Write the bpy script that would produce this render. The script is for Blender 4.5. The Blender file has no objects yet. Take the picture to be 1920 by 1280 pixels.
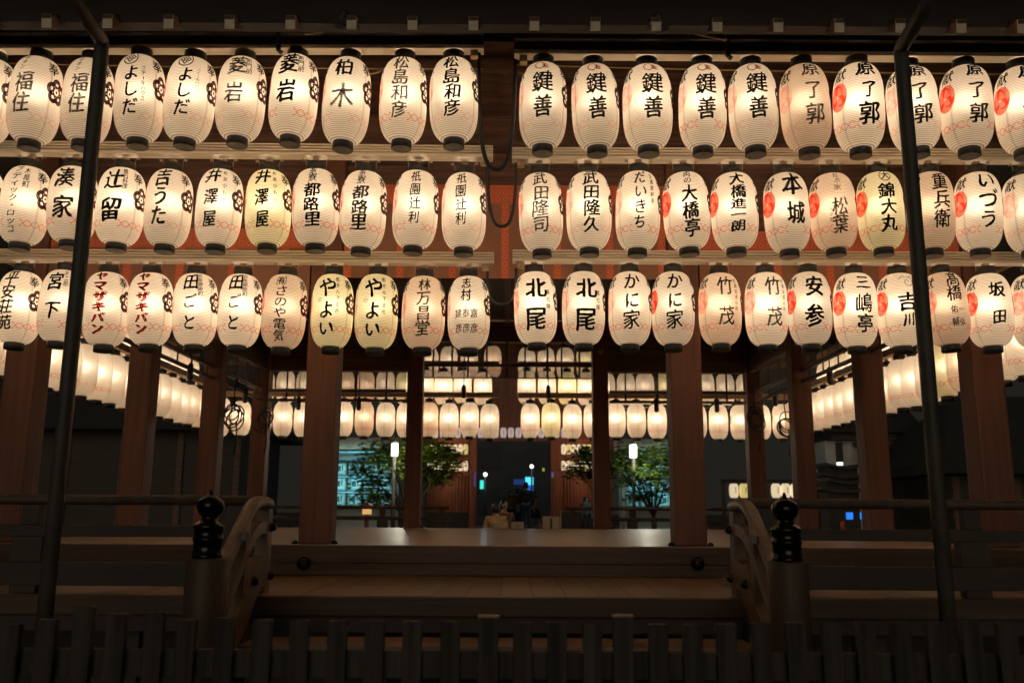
import bpy, bmesh, math, random
from mathutils import Vector, Matrix, Euler, noise
random.seed(7)
R = math.radians
S = bpy.context.scene
COL = S.collection

# ------------------------------------------------------------------ camera, night sky, front fill, exposure
PITCH, ROLL, FPX = 10.8, -0.33, 1667.0
CAM = Vector((0.075, 0.0, 1.6))
cam = bpy.data.objects.new('camera', bpy.data.cameras.new('camera'))
COL.objects.link(cam)
cam.data.sensor_width = 36.0
cam.data.lens = FPX / 1920 * 36
cam.data.clip_start, cam.data.clip_end = 0.05, 900
CM = Euler((R(90 + PITCH), 0, 0)).to_matrix() @ Matrix.Rotation(R(-ROLL), 3, 'Z')
cam.matrix_world = Matrix.Translation(CAM) @ CM.to_4x4()
cam.data.dof.use_dof = True
cam.data.dof.focus_distance = 7.7
cam.data.dof.aperture_fstop = 2.0
S.camera = cam

W = bpy.data.worlds.new('World')
S.world = W
W.use_nodes = True
wn = W.node_tree
sky = wn.nodes.new('ShaderNodeTexSky')
sky.sky_type = 'NISHITA'
sky.sun_disc = False
sky.sun_elevation = R(35)
sky.sun_rotation = R(180)
bg = wn.nodes['Background']
mixc = wn.nodes.new('ShaderNodeMix'); mixc.data_type = 'RGBA'
mixc.inputs[0].default_value = 0.03
mixc.inputs[6].default_value = (0.0120, 0.0112, 0.0090, 1)      # glow of the town on a night sky
wn.links.new(sky.outputs[0], mixc.inputs[7])
mixc.inputs[0].default_value = 0.00003
wn.links.new(mixc.outputs[2], bg.inputs[0])
bg.inputs[1].default_value = 1.0

front_fill = bpy.data.lights.new('front_fill', 'SUN')  # added low fill from behind the camera, lifts the dark fronts
front_fill.energy = 0.40
front_fill.angle = R(40)
front_fill.color = (1.0, 0.84, 0.62)
mo = bpy.data.objects.new('front_fill', front_fill)
mo.rotation_euler = (R(86), 0, R(-5))
COL.objects.link(mo)

S.view_settings.view_transform = 'Standard'
S.view_settings.look = 'None'
S.view_settings.exposure = 0.25
S.view_settings.gamma = 1.0
S.render.film_transparent = False
cy = S.cycles
cy.use_denoising = True
cy.max_bounces = 10
cy.diffuse_bounces = 7
cy.glossy_bounces = 3
cy.transmission_bounces = 6
cy.transparent_max_bounces = 16
cy.sample_clamp_indirect = 6
cy.caustics_refractive = True
cy.caustics_reflective = False


def ray(px, py):
    return CM @ Vector(((px - 960) / FPX, -(py - 640) / FPX, -1.0))


def at(px, py, Y):
    """point of the place at depth Y that the photograph shows at pixel (px, py)"""
    d = ray(px, py)
    return CAM + d * (Y / d.y)


# ------------------------------------------------------------------ materials
def mat(name, col, rough=0.6, metal=0.0, grain=None, spec=0.5, var=0.25, bump=0.0, emit=None, estr=0.0):
    m = bpy.data.materials.new(name)
    m.use_nodes = True
    nt = m.node_tree
    p = nt.nodes['Principled BSDF']
    p.inputs['Base Color'].default_value = (*col, 1)
    p.inputs['Roughness'].default_value = rough
    p.inputs['Metallic'].default_value = metal
    p.inputs['Specular IOR Level'].default_value = spec
    if grain:
        tc = nt.nodes.new('ShaderNodeTexCoord')
        mp = nt.nodes.new('ShaderNodeMapping')
        mp.inputs['Scale'].default_value = grain
        nz = nt.nodes.new('ShaderNodeTexNoise')
        nz.inputs['Scale'].default_value = 1.0
        nz.inputs['Detail'].default_value = 6
        nz.inputs['Roughness'].default_value = 0.62
        nt.links.new(tc.outputs['Object'], mp.inputs[0])
        nt.links.new(mp.outputs[0], nz.inputs[0])
        rp = nt.nodes.new('ShaderNodeValToRGB')
        rp.color_ramp.elements[0].position = 0.3
        rp.color_ramp.elements[1].position = 0.72
        rp.color_ramp.elements[0].color = (*[c * (1 - var * 1.6) for c in col], 1)
        rp.color_ramp.elements[1].color = (*[min(1, c * (1 + var)) for c in col], 1)
        nt.links.new(nz.outputs[0], rp.inputs[0])
        nt.links.new(rp.outputs[0], p.inputs['Base Color'])
        mr = nt.nodes.new('ShaderNodeMapRange')
        mr.inputs[3].default_value = max(0.05, rough - 0.12)
        mr.inputs[4].default_value = min(1, rough + 0.15)
        nt.links.new(nz.outputs[0], mr.inputs[0])
        nt.links.new(mr.outputs[0], p.inputs['Roughness'])
        if bump:
            bp = nt.nodes.new('ShaderNodeBump')
            bp.inputs['Strength'].default_value = bump
            bp.inputs['Distance'].default_value = 0.01
            nt.links.new(nz.outputs[0], bp.inputs['Height'])
            nt.links.new(bp.outputs[0], p.inputs['Normal'])
    if emit:
        p.inputs['Emission Color'].default_value = (*emit, 1)
        p.inputs['Emission Strength'].default_value = estr
    return m


M = {}
M['pillar'] = mat('pillar_wood', (0.175, 0.074, 0.043), 0.62, grain=(16, 16, 0.6), bump=0.25, var=0.2, spec=0.3)
M['beam'] = mat('beam_wood', (0.150, 0.078, 0.052), 0.6, grain=(0.8, 24, 24), bump=0.45, var=0.4)
M['beamy'] = mat('beam_wood_deep', (0.150, 0.078, 0.052), 0.6, grain=(14, 0.9, 14), bump=0.25)
M['edge'] = mat('darkened_edge_wood', (0.085, 0.047, 0.033), 0.62, grain=(0.8, 20, 20), bump=0.3, var=0.3)  # beam wood darkened in its colour to offset strong lantern light
M['dark'] = mat('dark_wood', (0.052, 0.040, 0.031), 0.65, grain=(1.2, 9, 9), bump=0.2)
M['sooty'] = mat('sooty_boards', (0.055, 0.044, 0.036), 0.8, grain=(1.2, 9, 9), bump=0.2)
M['fence'] = mat('fence_wood', (0.052, 0.046, 0.039), 0.78, grain=(22, 22, 1.0), bump=0.6, var=0.5)
M['pale'] = mat('pale_wood', (0.23, 0.138, 0.080), 0.5, grain=(0.7, 13, 13), bump=0.2)
M['paley'] = mat('pale_wood_rail', (0.20, 0.118, 0.070), 0.45, grain=(9, 1.5, 9), bump=0.15)
M['newel'] = mat('newel_wood', (0.085, 0.055, 0.038), 0.6, grain=(10, 10, 0.8), bump=0.2)
M['white_end'] = mat('white_painted_end', (0.80, 0.70, 0.54), 0.7, grain=(20, 20, 20), var=0.1)
M['iron'] = mat('dark_painted_steel', (0.066, 0.060, 0.051), 0.6, grain=(6, 6, 3), var=0.3)
M['bronze'] = mat('black_bronze', (0.030, 0.026, 0.022), 0.22, 0.85, grain=(8, 8, 8), var=0.3)
M['cream'] = mat('cream_painted_metal', (0.72, 0.64, 0.51), 0.45, grain=(1.5, 12, 12), var=0.12)
M['tan'] = mat('tan_wood_block', (0.42, 0.29, 0.17), 0.6, grain=(20, 20, 20))
M['cap'] = mat('black_lacquer_ring', (0.045, 0.041, 0.035), 0.45, grain=(12, 12, 12))
M['disc'] = mat('grey_base_disc', (0.20, 0.165, 0.12), 0.6, grain=(12, 12, 12))
M['rubber'] = mat('black_rubber', (0.018, 0.018, 0.017), 0.5)
M['steel'] = mat('clip_steel', (0.5, 0.45, 0.38), 0.35, 0.9)
M['ochre'] = mat('old_bamboo', (0.35, 0.22, 0.09), 0.5, grain=(3, 20, 20))
M['ground'] = mat('court_gravel', (0.075, 0.07, 0.062), 0.9, grain=(9, 9, 9), bump=0.6)
M['stone'] = mat('stone_paving', (0.16, 0.15, 0.135), 0.8, grain=(4, 4, 4), bump=0.3)
M['red'] = mat('vermilion_lattice', (0.40, 0.11, 0.05), 0.6, grain=(12, 12, 1), var=0.2)
M['redwood'] = mat('faded_vermilion_wood', (0.30, 0.11, 0.06), 0.6, grain=(12, 12, 1), var=0.2)
M['plaster'] = mat('white_plaster', (0.62, 0.60, 0.56), 0.85, grain=(2, 2, 2), var=0.08)
M['tile'] = mat('dark_roof_tile', (0.05, 0.05, 0.052), 0.6, grain=(6, 6, 6))
M['bark'] = mat('tree_bark', (0.07, 0.05, 0.035), 0.9, grain=(12, 12, 2), bump=0.5)
M['foil'] = mat('white_card', (0.55, 0.45, 0.32), 0.7, grain=(6, 6, 6), var=0.06)


def floor_mat():
    m = mat('polished_floor_boards', (0.46, 0.29, 0.165), 0.42, grain=(14, 0.5, 4), var=0.14)
    nt = m.node_tree
    p = nt.nodes['Principled BSDF']
    p.inputs['Coat Weight'].default_value = 0.12
    p.inputs['Coat Roughness'].default_value = 0.12
    tc = nt.nodes.new('ShaderNodeTexCoord')
    br = nt.nodes.new('ShaderNodeTexWave')
    br.wave_type = 'BANDS'; br.bands_direction = 'X'; br.wave_profile = 'SAW'
    br.inputs['Scale'].default_value = 0.55
    bp = nt.nodes.new('ShaderNodeBump')
    bp.inputs['Strength'].default_value = 0.06
    bp.inputs['Distance'].default_value = 0.01
    nt.links.new(tc.outputs['Object'], br.inputs[0])
    nt.links.new(br.outputs[1], bp.inputs['Height'])
    nt.links.new(bp.outputs[0], p.inputs['Normal'])
    return m


M['floor'] = floor_mat()


def paper_mat(name, tint, body, thin=0.10):
    """washi over bamboo hoops: scatters the light of the bulb inside; fine hoop lines every 12 mm"""
    m = bpy.data.materials.new(name)
    m.use_nodes = True
    nt = m.node_tree
    nt.nodes.clear()
    N = nt.nodes.new
    out = N('ShaderNodeOutputMaterial')
    tc = N('ShaderNodeTexCoord')
    sep = N('ShaderNodeSeparateXYZ')
    nt.links.new(tc.outputs['Object'], sep.inputs[0])
    mul = N('ShaderNodeMath'); mul.operation = 'MULTIPLY'; mul.inputs[1].default_value = 2 * math.pi / 0.0135
    nt.links.new(sep.outputs[2], mul.inputs[0])
    sn = N('ShaderNodeMath'); sn.operation = 'SINE'
    nt.links.new(mul.outputs[0], sn.inputs[0])
    mr = N('ShaderNodeMapRange')
    mr.inputs[1].default_value = 0.35; mr.inputs[2].default_value = 1.0
    mr.inputs[3].default_value = 1.0; mr.inputs[4].default_value = 0.36
    nt.links.new(sn.outputs[0], mr.inputs[0])
    # seams where the paper strips meet
    at2 = N('ShaderNodeMath'); at2.operation = 'ARCTAN2'
    nt.links.new(sep.outputs[0], at2.inputs[0])
    ny = N('ShaderNodeMath'); ny.operation = 'MULTIPLY'; ny.inputs[1].default_value = -1
    nt.links.new(sep.outputs[1], ny.inputs[0]); nt.links.new(ny.outputs[0], at2.inputs[1])
    sm = N('ShaderNodeMath'); sm.operation = 'MULTIPLY'; sm.inputs[1].default_value = 3.0
    nt.links.new(at2.outputs[0], sm.inputs[0])
    cs = N('ShaderNodeMath'); cs.operation = 'COSINE'
    nt.links.new(sm.outputs[0], cs.inputs[0])
    sr = N('ShaderNodeMapRange')
    sr.inputs[1].default_value = -1.0; sr.inputs[2].default_value = -0.985
    sr.inputs[3].default_value = 0.72; sr.inputs[4].default_value = 1.0
    nt.links.new(cs.outputs[0], sr.inputs[0])
    nz = N('ShaderNodeTexNoise'); nz.inputs['Scale'].default_value = 9; nz.inputs['Detail'].default_value = 5
    nt.links.new(tc.outputs['Object'], nz.inputs[0])
    nr = N('ShaderNodeMapRange'); nr.inputs[3].default_value = 0.86; nr.inputs[4].default_value = 1.08
    nt.links.new(nz.outputs[0], nr.inputs[0])
    k1 = N('ShaderNodeMath'); k1.operation = 'MULTIPLY'
    nt.links.new(mr.outputs[0], k1.inputs[0]); nt.links.new(sr.outputs[0], k1.inputs[1])
    k2 = N('ShaderNodeMath'); k2.operation = 'MULTIPLY'
    nt.links.new(k1.outputs[0], k2.inputs[0]); nt.links.new(nr.outputs[0], k2.inputs[1])

    def tinted(c):
        v = N('ShaderNodeVectorMath'); v.operation = 'SCALE'
        v.inputs[0].default_value = c
        nt.links.new(k2.outputs[0], v.inputs['Scale'])
        return v.outputs[0]
    tr = N('ShaderNodeBsdfTranslucent'); nt.links.new(tinted(tint), tr.inputs[0])
    df = N('ShaderNodeBsdfDiffuse'); nt.links.new(tinted(body), df.inputs[0])
    rf = N('ShaderNodeBsdfRefraction'); rf.inputs['IOR'].default_value = 1.45; rf.inputs['Roughness'].default_value = 0.75
    nt.links.new(tinted(tuple(min(1, c * 1.05) for c in tint)), rf.inputs[0])
    m1 = N('ShaderNodeMixShader'); m1.inputs[0].default_value = 0.64
    m2 = N('ShaderNodeMixShader'); m2.inputs[0].default_value = thin
    nt.links.new(tr.outputs[0], m1.inputs[1]); nt.links.new(df.outputs[0], m1.inputs[2])
    nt.links.new(m1.outputs[0], m2.inputs[1]); nt.links.new(rf.outputs[0], m2.inputs[2])
    nt.links.new(m2.outputs[0], out.inputs[0])
    return m


PAPER = {'w': paper_mat('white_paper', (0.97, 0.90, 0.78), (0.95, 0.90, 0.80)),
         'y': paper_mat('yellowed_oil_paper', (0.97, 0.91, 0.66), (0.94, 0.89, 0.70)),
         'a': paper_mat('aged_paper', (0.93, 0.81, 0.66), (0.91, 0.82, 0.70))}


def ink_mat(name, col, cover):
    """brush ink soaked into paper: cover = how much of the paper it hides"""
    m = bpy.data.materials.new(name)
    m.use_nodes = True
    nt = m.node_tree
    nt.nodes.clear()
    N = nt.nodes.new
    out = N('ShaderNodeOutputMaterial')
    d = N('ShaderNodeBsdfDiffuse'); d.inputs[0].default_value = (*col, 1)
    t = N('ShaderNodeBsdfTransparent')
    mx = N('ShaderNodeMixShader')
    tc = N('ShaderNodeTexCoord')
    nz = N('ShaderNodeTexNoise'); nz.inputs['Scale'].default_value = 22; nz.inputs['Detail'].default_value = 4
    nt.links.new(tc.outputs['Object'], nz.inputs[0])
    mr = N('ShaderNodeMapRange')
    mr.inputs[1].default_value = 0.35; mr.inputs[2].default_value = 0.65
    mr.inputs[3].default_value = max(0, cover - 0.22 * (1.0 if cover < 0.9 else 0.3)); mr.inputs[4].default_value = min(1, cover + 0.12)
    nt.links.new(nz.outputs[0], mr.inputs[0])
    nt.links.new(mr.outputs[0], mx.inputs[0])
    nt.links.new(t.outputs[0], mx.inputs[1]); nt.links.new(d.outputs[0], mx.inputs[2])
    nt.links.new(mx.outputs[0], out.inputs[0])
    return m


INK = {'k': ink_mat('black_ink', (0.012, 0.011, 0.010), 0.96),
       's': ink_mat('worn_ink', (0.020, 0.016, 0.012), 0.88),
       'f': ink_mat('faded_ink', (0.034, 0.026, 0.018), 0.62),
       'v': ink_mat('washed_out_ink', (0.06, 0.045, 0.03), 0.30),
       'r': ink_mat('red_ink', (0.42, 0.035, 0.016), 0.90),
       'p': ink_mat('crest_purple', (0.060, 0.014, 0.012), 0.93)}


def dye_mat(name, col, cover):
    """translucent dye: coloured light passes through"""
    m = bpy.data.materials.new(name)
    m.use_nodes = True
    nt = m.node_tree
    nt.nodes.clear()
    N = nt.nodes.new
    out = N('ShaderNodeOutputMaterial')
    t1 = N('ShaderNodeBsdfTransparent'); t1.inputs[0].default_value = (*col, 1)
    t2 = N('ShaderNodeBsdfTransparent')
    mx = N('ShaderNodeMixShader'); mx.inputs[0].default_value = cover
    nt.links.new(t2.outputs[0], mx.inputs[1]); nt.links.new(t1.outputs[0], mx.inputs[2])
    nt.links.new(mx.outputs[0], out.inputs[0])
    return m


INK['r'] = dye_mat('red_writing_dye', (0.40, 0.030, 0.018), 0.97)
DYE = {'full': dye_mat('vermilion_dye', (0.96, 0.19, 0.11), 0.86),
       'weak': dye_mat('faded_vermilion_dye', (0.95, 0.20, 0.13), 0.42),
       'faint': dye_mat('washed_vermilion_dye', (0.95, 0.35, 0.28), 0.30),
       'rib': dye_mat('ribbon_dye', (0.95, 0.22, 0.15), 0.58),
       'ribf': dye_mat('faded_ribbon_dye', (0.95, 0.32, 0.25), 0.30)}


# ------------------------------------------------------------------ mesh builder
class MB:
    def __init__(s):
        s.v, s.f, s.sm = [], [], []

    def add(s, vs, fs, smooth=False):
        o = len(s.v)
        s.v += [tuple(v) for v in vs]
        s.f += [tuple(i + o for i in f) for f in fs]
        s.sm += [smooth] * len(fs)
        return s

    def box(s, x0, x1, y0, y1, z0, z1, bev=0.0):
        if bev:
            bm = bmesh.new()
            bmesh.ops.create_cube(bm, size=1)
            for v in bm.verts:
                v.co = Vector(((x0 + x1) / 2 + v.co.x * (x1 - x0), (y0 + y1) / 2 + v.co.y * (y1 - y0), (z0 + z1) / 2 + v.co.z * (z1 - z0)))
            bmesh.ops.bevel(bm, geom=bm.edges[:], offset=bev, segments=2, affect='EDGES', profile=0.6)
            bm.verts.index_update()
            s.add([v.co for v in bm.verts], [[v.index for v in f.verts] for f in bm.faces])
            bm.free()
            return s
        vs = [(x, y, z) for z in (z0, z1) for y in (y0, y1) for x in (x0, x1)]
        return s.add(vs, [(0, 2, 3, 1), (4, 5, 7, 6), (0, 1, 5, 4), (2, 6, 7, 3), (0, 4, 6, 2), (1, 3, 7, 5)])

    def bar(s, p, q, w, h, up=(0, 0, 1)):
        """rectangular bar from p to q"""
        p, q = Vector(p), Vector(q)
        d = (q - p).normalized()
        a = d.cross(Vector(up))
        if a.length < 1e-4:
            a = d.cross(Vector((0, 1, 0)))
        a.normalize()
        b = a.cross(d)
        vs = []
        for c in (p, q):
            for i, j in ((-1, -1), (1, -1), (1, 1), (-1, 1)):
                vs.append(c + a * (i * w / 2) + b * (j * h / 2))
        return s.add(vs, [(3, 2, 1, 0), (4, 5, 6, 7), (0, 1, 5, 4), (1, 2, 6, 5), (2, 3, 7, 6), (3, 0, 4, 7)])

    def tube(s, pts, r, n=10, caps=True):
        pts = [Vector(p) for p in pts]
        rs = r if isinstance(r, (list, tuple)) else [r] * len(pts)
        t0 = (pts[1] - pts[0]).normalized()
        a = t0.cross(Vector((0, 0, 1)))
        if a.length < 1e-3:
            a = t0.cross(Vector((0, 1, 0)))
        a.normalize()
        vs, fs = [], []
        for i, p in enumerate(pts):
            t = (pts[min(i + 1, len(pts) - 1)] - pts[max(i - 1, 0)]).normalized()
            a = (a - t * a.dot(t)).normalized()
            b = t.cross(a)
            for k in range(n):
                th = 2 * math.pi * k / n
                vs.append(p + (a * math.cos(th) + b * math.sin(th)) * rs[i])
        for i in range(len(pts) - 1):
            for k in range(n):
                k2 = (k + 1) % n
                fs.append((i * n + k, i * n + k2, (i + 1) * n + k2, (i + 1) * n + k))
        s.add(vs, fs, True)
        if caps:
            o = len(s.v) - len(vs)
            s.f.append(tuple(o + k for k in reversed(range(n)))); s.sm.append(False)
            s.f.append(tuple(o + (len(pts) - 1) * n + k for k in range(n))); s.sm.append(False)
        return s

    def lathe(s, prof, c=(0, 0, 0), n=24, smooth=True, cap=True):
        vs, fs = [], []
        for r, z in prof:
            for k in range(n):
                th = 2 * math.pi * k / n
                vs.append((c[0] + r * math.cos(th), c[1] + r * math.sin(th), c[2] + z))
        for i in range(len(prof) - 1):
            for k in range(n):
                k2 = (k + 1) % n
                fs.append((i * n + k, i * n + k2, (i + 1) * n + k2, (i + 1) * n + k))
        s.add(vs, fs, smooth)
        if cap:
            o = len(s.v) - len(vs)
            s.f.append(tuple(o + k for k in reversed(range(n)))); s.sm.append(False)
            s.f.append(tuple(o + (len(prof) - 1) * n + k for k in range(n))); s.sm.append(False)
        return s

    def mesh(s, name, m):
        me = bpy.data.meshes.new(name)
        me.from_pydata(s.v, [], s.f)
        me.polygons.foreach_set('use_smooth', s.sm)
        if m:
            me.materials.append(m)
        me.update()
        return me

    def build(s, name, m, parent=None, loc=None):
        return link(name, s.mesh(name, m), parent, loc)


def link(name, me, parent=None, loc=None):
    o = bpy.data.objects.new(name, me)
    COL.objects.link(o)
    if parent is not None:
        o.parent = parent
    if loc is not None:
        o.location = loc
    return o


def tag(o, label=None, cat=None, group=None, kind=None):
    if label: o['label'] = label
    if cat: o['category'] = cat
    if group: o['group'] = group
    if kind: o['kind'] = kind
    return o


def empty(name, loc=(0, 0, 0), label=None, cat=None, group=None):
    o = bpy.data.objects.new(name, None)
    o.empty_display_size = 0.1
    COL.objects.link(o)
    o.location = loc
    return tag(o, label, cat, group)


ORD = ['zeroth', 'first', 'second', 'third', 'fourth', 'fifth', 'sixth', 'seventh', 'eighth', 'ninth', 'tenth',
       'eleventh', 'twelfth', 'thirteenth', 'fourteenth', 'fifteenth', 'sixteenth', 'seventeenth', 'eighteenth',
       'nineteenth', 'twentieth']

# ------------------------------------------------------------------ ground and far terrace
ZF, ZV = 1.285, 1.01            # stage floor, veranda
PY = [8.5, 11.25, 14.0, 16.75]  # front faces of the pillar rows
PX = [-4.69, -1.765, 1.765, 4.69]
PW = 0.30
g = MB().box(-300, 300, -60, 600, -0.4, 0).build('ground', M['ground'])
tag(g, kind='structure')
t = MB().box(-30, 30, 28.6, 60, 0.005, 0.78)
for i in range(4):
    t.box(-9, 9, 27.4 + 0.3 * i, 28.6, 0.006 + 0.195 * i, 0.195 * (i + 1) - 0.002)
tag(t.build('stone_terrace', M['stone']), kind='structure')

# ------------------------------------------------------------------ the stage hall
hall = empty('stage_hall', (0, 12.8, 0), 'open wooden shrine stage hall with square pillars, hung round with lit paper lanterns', 'hall')


def part(mb, name, m, parent=hall):
    o = mb.build(name, m, parent)
    if parent is hall:
        o.location = (0, -12.8, 0)
    return o


part(MB().box(-4.9, 4.9, 8.50, 17.05, ZF - 0.08, ZF), 'stage_floor', M['floor'])
# stage edge beams, seen under the floor
part(MB().box(-4.95, 4.95, 8.43, 8.497, ZF - 0.16, ZF - 0.005, 0.006), 'sill_beam', M['edge'])
fb = part(MB().box(-5.0, 5.0, 8.37, 8.70, ZV + 0.004, ZF - 0.163, 0.008), 'edge_beam', M['edge'])
for px in (570, 1308):
    p = at(px, 1056, 8.37)
    st = MB().lathe([(0.062, 0.0), (0.062, 0.018), (0.048, 0.040), (0.02, 0.052)], n=18)
    o = st.build('nail_cover', M['bronze'], fb)
    o.rotation_euler = (R(90), 0, 0)
    o.location = p
part(MB().box(-4.95, 4.95, 16.80, 17.07, ZF - 0.30, ZF - 0.083), 'sill_beam', M['beam'])
for sx in (-1, 1):
    part(MB().box(sx * 4.92 - 0.07, sx * 4.92 + 0.07, 8.75, 16.78, ZF - 0.30, ZF - 0.083), 'sill_beam', M['beamy'])

# veranda all round, boards laid across
VO = 6.47                        # front edge of the veranda


def boards(x0, x1, y0, y1, z0, z1, n, axis):
    mb = MB()
    for i in range(n):
        j = random.uniform(-0.002, 0.002)
        if axis == 'x':
            a, b = x0 + (x1 - x0) * i / n, x0 + (x1 - x0) * (i + 1) / n
            mb.box(a + 0.002, b - 0.002, y0 + random.uniform(0, 0.006), y1, z0, z1 + j, 0.003)
        else:
            a, b = y0 + (y1 - y0) * i / n, y0 + (y1 - y0) * (i + 1) / n
            mb.box(x0, x1, a + 0.002, b - 0.002, z0, z1 + j, 0.003)
    return mb


part(boards(-6.6, 6.6, VO, 8.5, ZV - 0.055, ZV, 56, 'x'), 'veranda', M['pale'])
for sx in (-1, 1):
    part(MB().box(min(sx * 5.0, sx * 6.6), max(sx * 5.0, sx * 6.6), 8.52, 18.9, ZV - 0.055, ZV), 'veranda', M['paley'])
part(MB().box(-4.98, 4.98, 17.1, 18.9, ZV - 0.055, ZV), 'veranda', M['pale'])
part(MB().box(-6.6, 6.6, VO - 0.045, VO - 0.003, ZV - 0.13, ZV - 0.004, 0.006), 'veranda_fascia', M['edge'])
part(MB().box(-6.6, 6.6, VO + 0.03, VO + 0.16, ZV - 0.25, ZV - 0.058, 0.006), 'veranda_joist', M['dark'])
for i in range(8):
    x = -6.3 + i * 1.8
    if abs(x) < 2.2 and abs(x) > 1.4:
        continue
    part(MB().box(x - 0.09, x + 0.09, VO + 0.25, VO + 0.43, 0.004, ZV - 0.06), 'veranda_post', M['dark'])
part(MB().box(-5.0, 5.0, 8.3, 8.4, 0.004, ZV - 0.07), 'underfloor_wall', M['dark'])

# stairs down to the court between the newel posts
for k, (z, y0, y1) in enumerate([(0.752, 5.94, 6.36), (0.50, 5.56, 5.96), (0.25, 5.18, 5.60)]):
    tr = MB()
    tr.box(-1.66, 1.66, y0, y1, z - 0.06, z, 0.006)
    part(tr, 'stair_tread', M['pale'])
for sx in (-1, 1):
    part(MB().bar((sx * 1.72, 6.42, 0.80), (sx * 1.72, 5.1, 0.05), 0.08, 0.30), 'stair_string', M['dark'])

# pillars
ptop = 5.25
for iy, y in enumerate(PY):
    for ix, x in enumerate(PX):
        if ix in (1, 2) and iy in (1, 2):
            continue
        mb = MB().box(x - PW / 2, x + PW / 2, y, y + PW, ZF + 0.002, ptop, 0.022)
        pl = part(mb, 'pillar', M['pillar'])
        if ix in (1, 2):
            for dx in (-1, 1):
                q = MB().lathe([(0.030, 0), (0.032, 0.012), (0.020, 0.030), (0.008, 0.034)], (x + dx * (PW / 2 + 0.035), y + 0.05, ZF + 0.003), 12)
                q.build('base_fitting', M['bronze'], pl)

# beams between pillars.  centre bays open higher than the outer bays
ZB0, ZB1 = 4.22, 4.47
ZC0 = 4.80
for y in (PY[0], PY[3]):
    for a, b in ((0, 1), (2, 3)):
        part(MB().box(PX[a] + PW / 2 + 0.001, PX[b] - PW / 2 - 0.001, y + 0.06, y + 0.24, ZB0, ZB1, 0.006), 'lintel', M['beam'])
        part(MB().box(PX[a] + PW / 2 + 0.001, PX[b] - PW / 2 - 0.001, y + 0.10, y + 0.20, ZB1 + 0.001, 5.2), 'frieze_panel', M['beam'])
    part(MB().box(PX[1] + PW / 2 + 0.001, PX[2] - PW / 2 - 0.001, y + 0.06, y + 0.24, ZC0, ZC0 + 0.24, 0.006), 'lintel', M['beam'])
    part(MB().box(PX[1] + PW / 2 + 0.001, PX[2] - PW / 2 - 0.001, y + 0.10, y + 0.20, ZC0 + 0.241, 5.2), 'frieze_panel', M['beam'])
    part(MB().box(-5.2, 5.2, y - 0.02, y + 0.32, 5.252, 5.56, 0.01), 'wall_plate', M['beam'])
    part(MB().box(-5.15, 5.15, y + 0.10, y + 0.20, 5.561, 6.45), 'upper_wall', M['beam'])
    part(MB().box(-5.2, 5.2, y + 0.02, y + 0.28, 6.05, 6.22, 0.008), 'upper_beam', M['beam'])
    for k in range(9):
        xk = -4.69 + k * 1.1725
        part(MB().box(xk - 0.07, xk + 0.07, y + 0.05, y + 0.098, 5.562, 6.048), 'strut_block', M['beam'])
for sx in (0, 3):
    for a in range(3):
        x = PX[sx]
        part(MB().box(x - 0.09, x + 0.09, PY[a] + PW + 0.001, PY[a + 1] - 0.001, ZB0, ZB1, 0.006), 'lintel', M['beamy'])
        part(MB().box(x - 0.05, x + 0.05, PY[a] + PW + 0.001, PY[a + 1] - 0.001, ZB1 + 0.001, 5.2), 'frieze_panel', M['dark'])
    part(MB().box(PX[sx] - 0.16, PX[sx] + 0.16, 8.85, 16.7, 5.252, 5.56, 0.01), 'wall_plate', M['beamy'])
# gilt boss on the far centre pillars
for sx in (1, 2):
    p = at(772 if sx == 1 else 1136, 660, PY[3])
    b = MB().lathe([(0.055, 0), (0.055, 0.012), (0.03, 0.03)], n=16)
    o = part(b, 'gilt_boss', mat('old_gilt', (0.45, 0.28, 0.08), 0.4, 0.6))
    o.rotation_euler = (R(90), 0, 0)
    o.location = Vector((PX[sx], PY[3] - 0.002, p.z)) - Vector((0, 12.8, 0))
# ceiling of the hall
cl = MB().box(-4.9, 4.9, 8.85, 16.74, 5.22, 5.245)
part(cl, 'ceiling', M['dark'])
for i in range(9):
    x = -4.4 + i * 1.1
    part(MB().box(x - 0.05, x + 0.05, 8.86, 16.73, 5.14, 5.218), 'ceiling_joist', M['beamy'])

# eaves: lower rafters with white painted ends, flying rafters and boards above them
EAVE_Y = 5.86
e0 = at(1002, 45, EAVE_Y)
EZ = e0.z
SL = 0.57
part(MB().box(-9, 9, EAVE_Y + 0.10, EAVE_Y + 0.22, EZ + 0.052, EZ + 0.30), 'eave_beam', M['sooty'])
sp = (at(1802, 50, EAVE_Y).x - at(202, 39, EAVE_Y).x) / 14
for i in range(-9, 10):
    x = e0.x + i * sp
    rf = MB().bar((x, EAVE_Y, EZ), (x, 8.6, EZ + SL * (8.6 - EAVE_Y)), 0.066, 0.094)
    ro = part(rf, 'rafter', M['beamy'])
    MB().bar((x, EAVE_Y - 0.006, EZ - 0.001), (x, EAVE_Y - 0.0005, EZ), 0.069, 0.097).build('painted_end', M['white_end'], ro)
    fr = MB().bar((x + sp / 2, 4.5, EZ + 0.42), (x + sp / 2, EAVE_Y + 0.3, EZ + 0.62), 0.06, 0.075)
    part(fr, 'flying_rafter', M['beamy'])
rb = MB()
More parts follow.
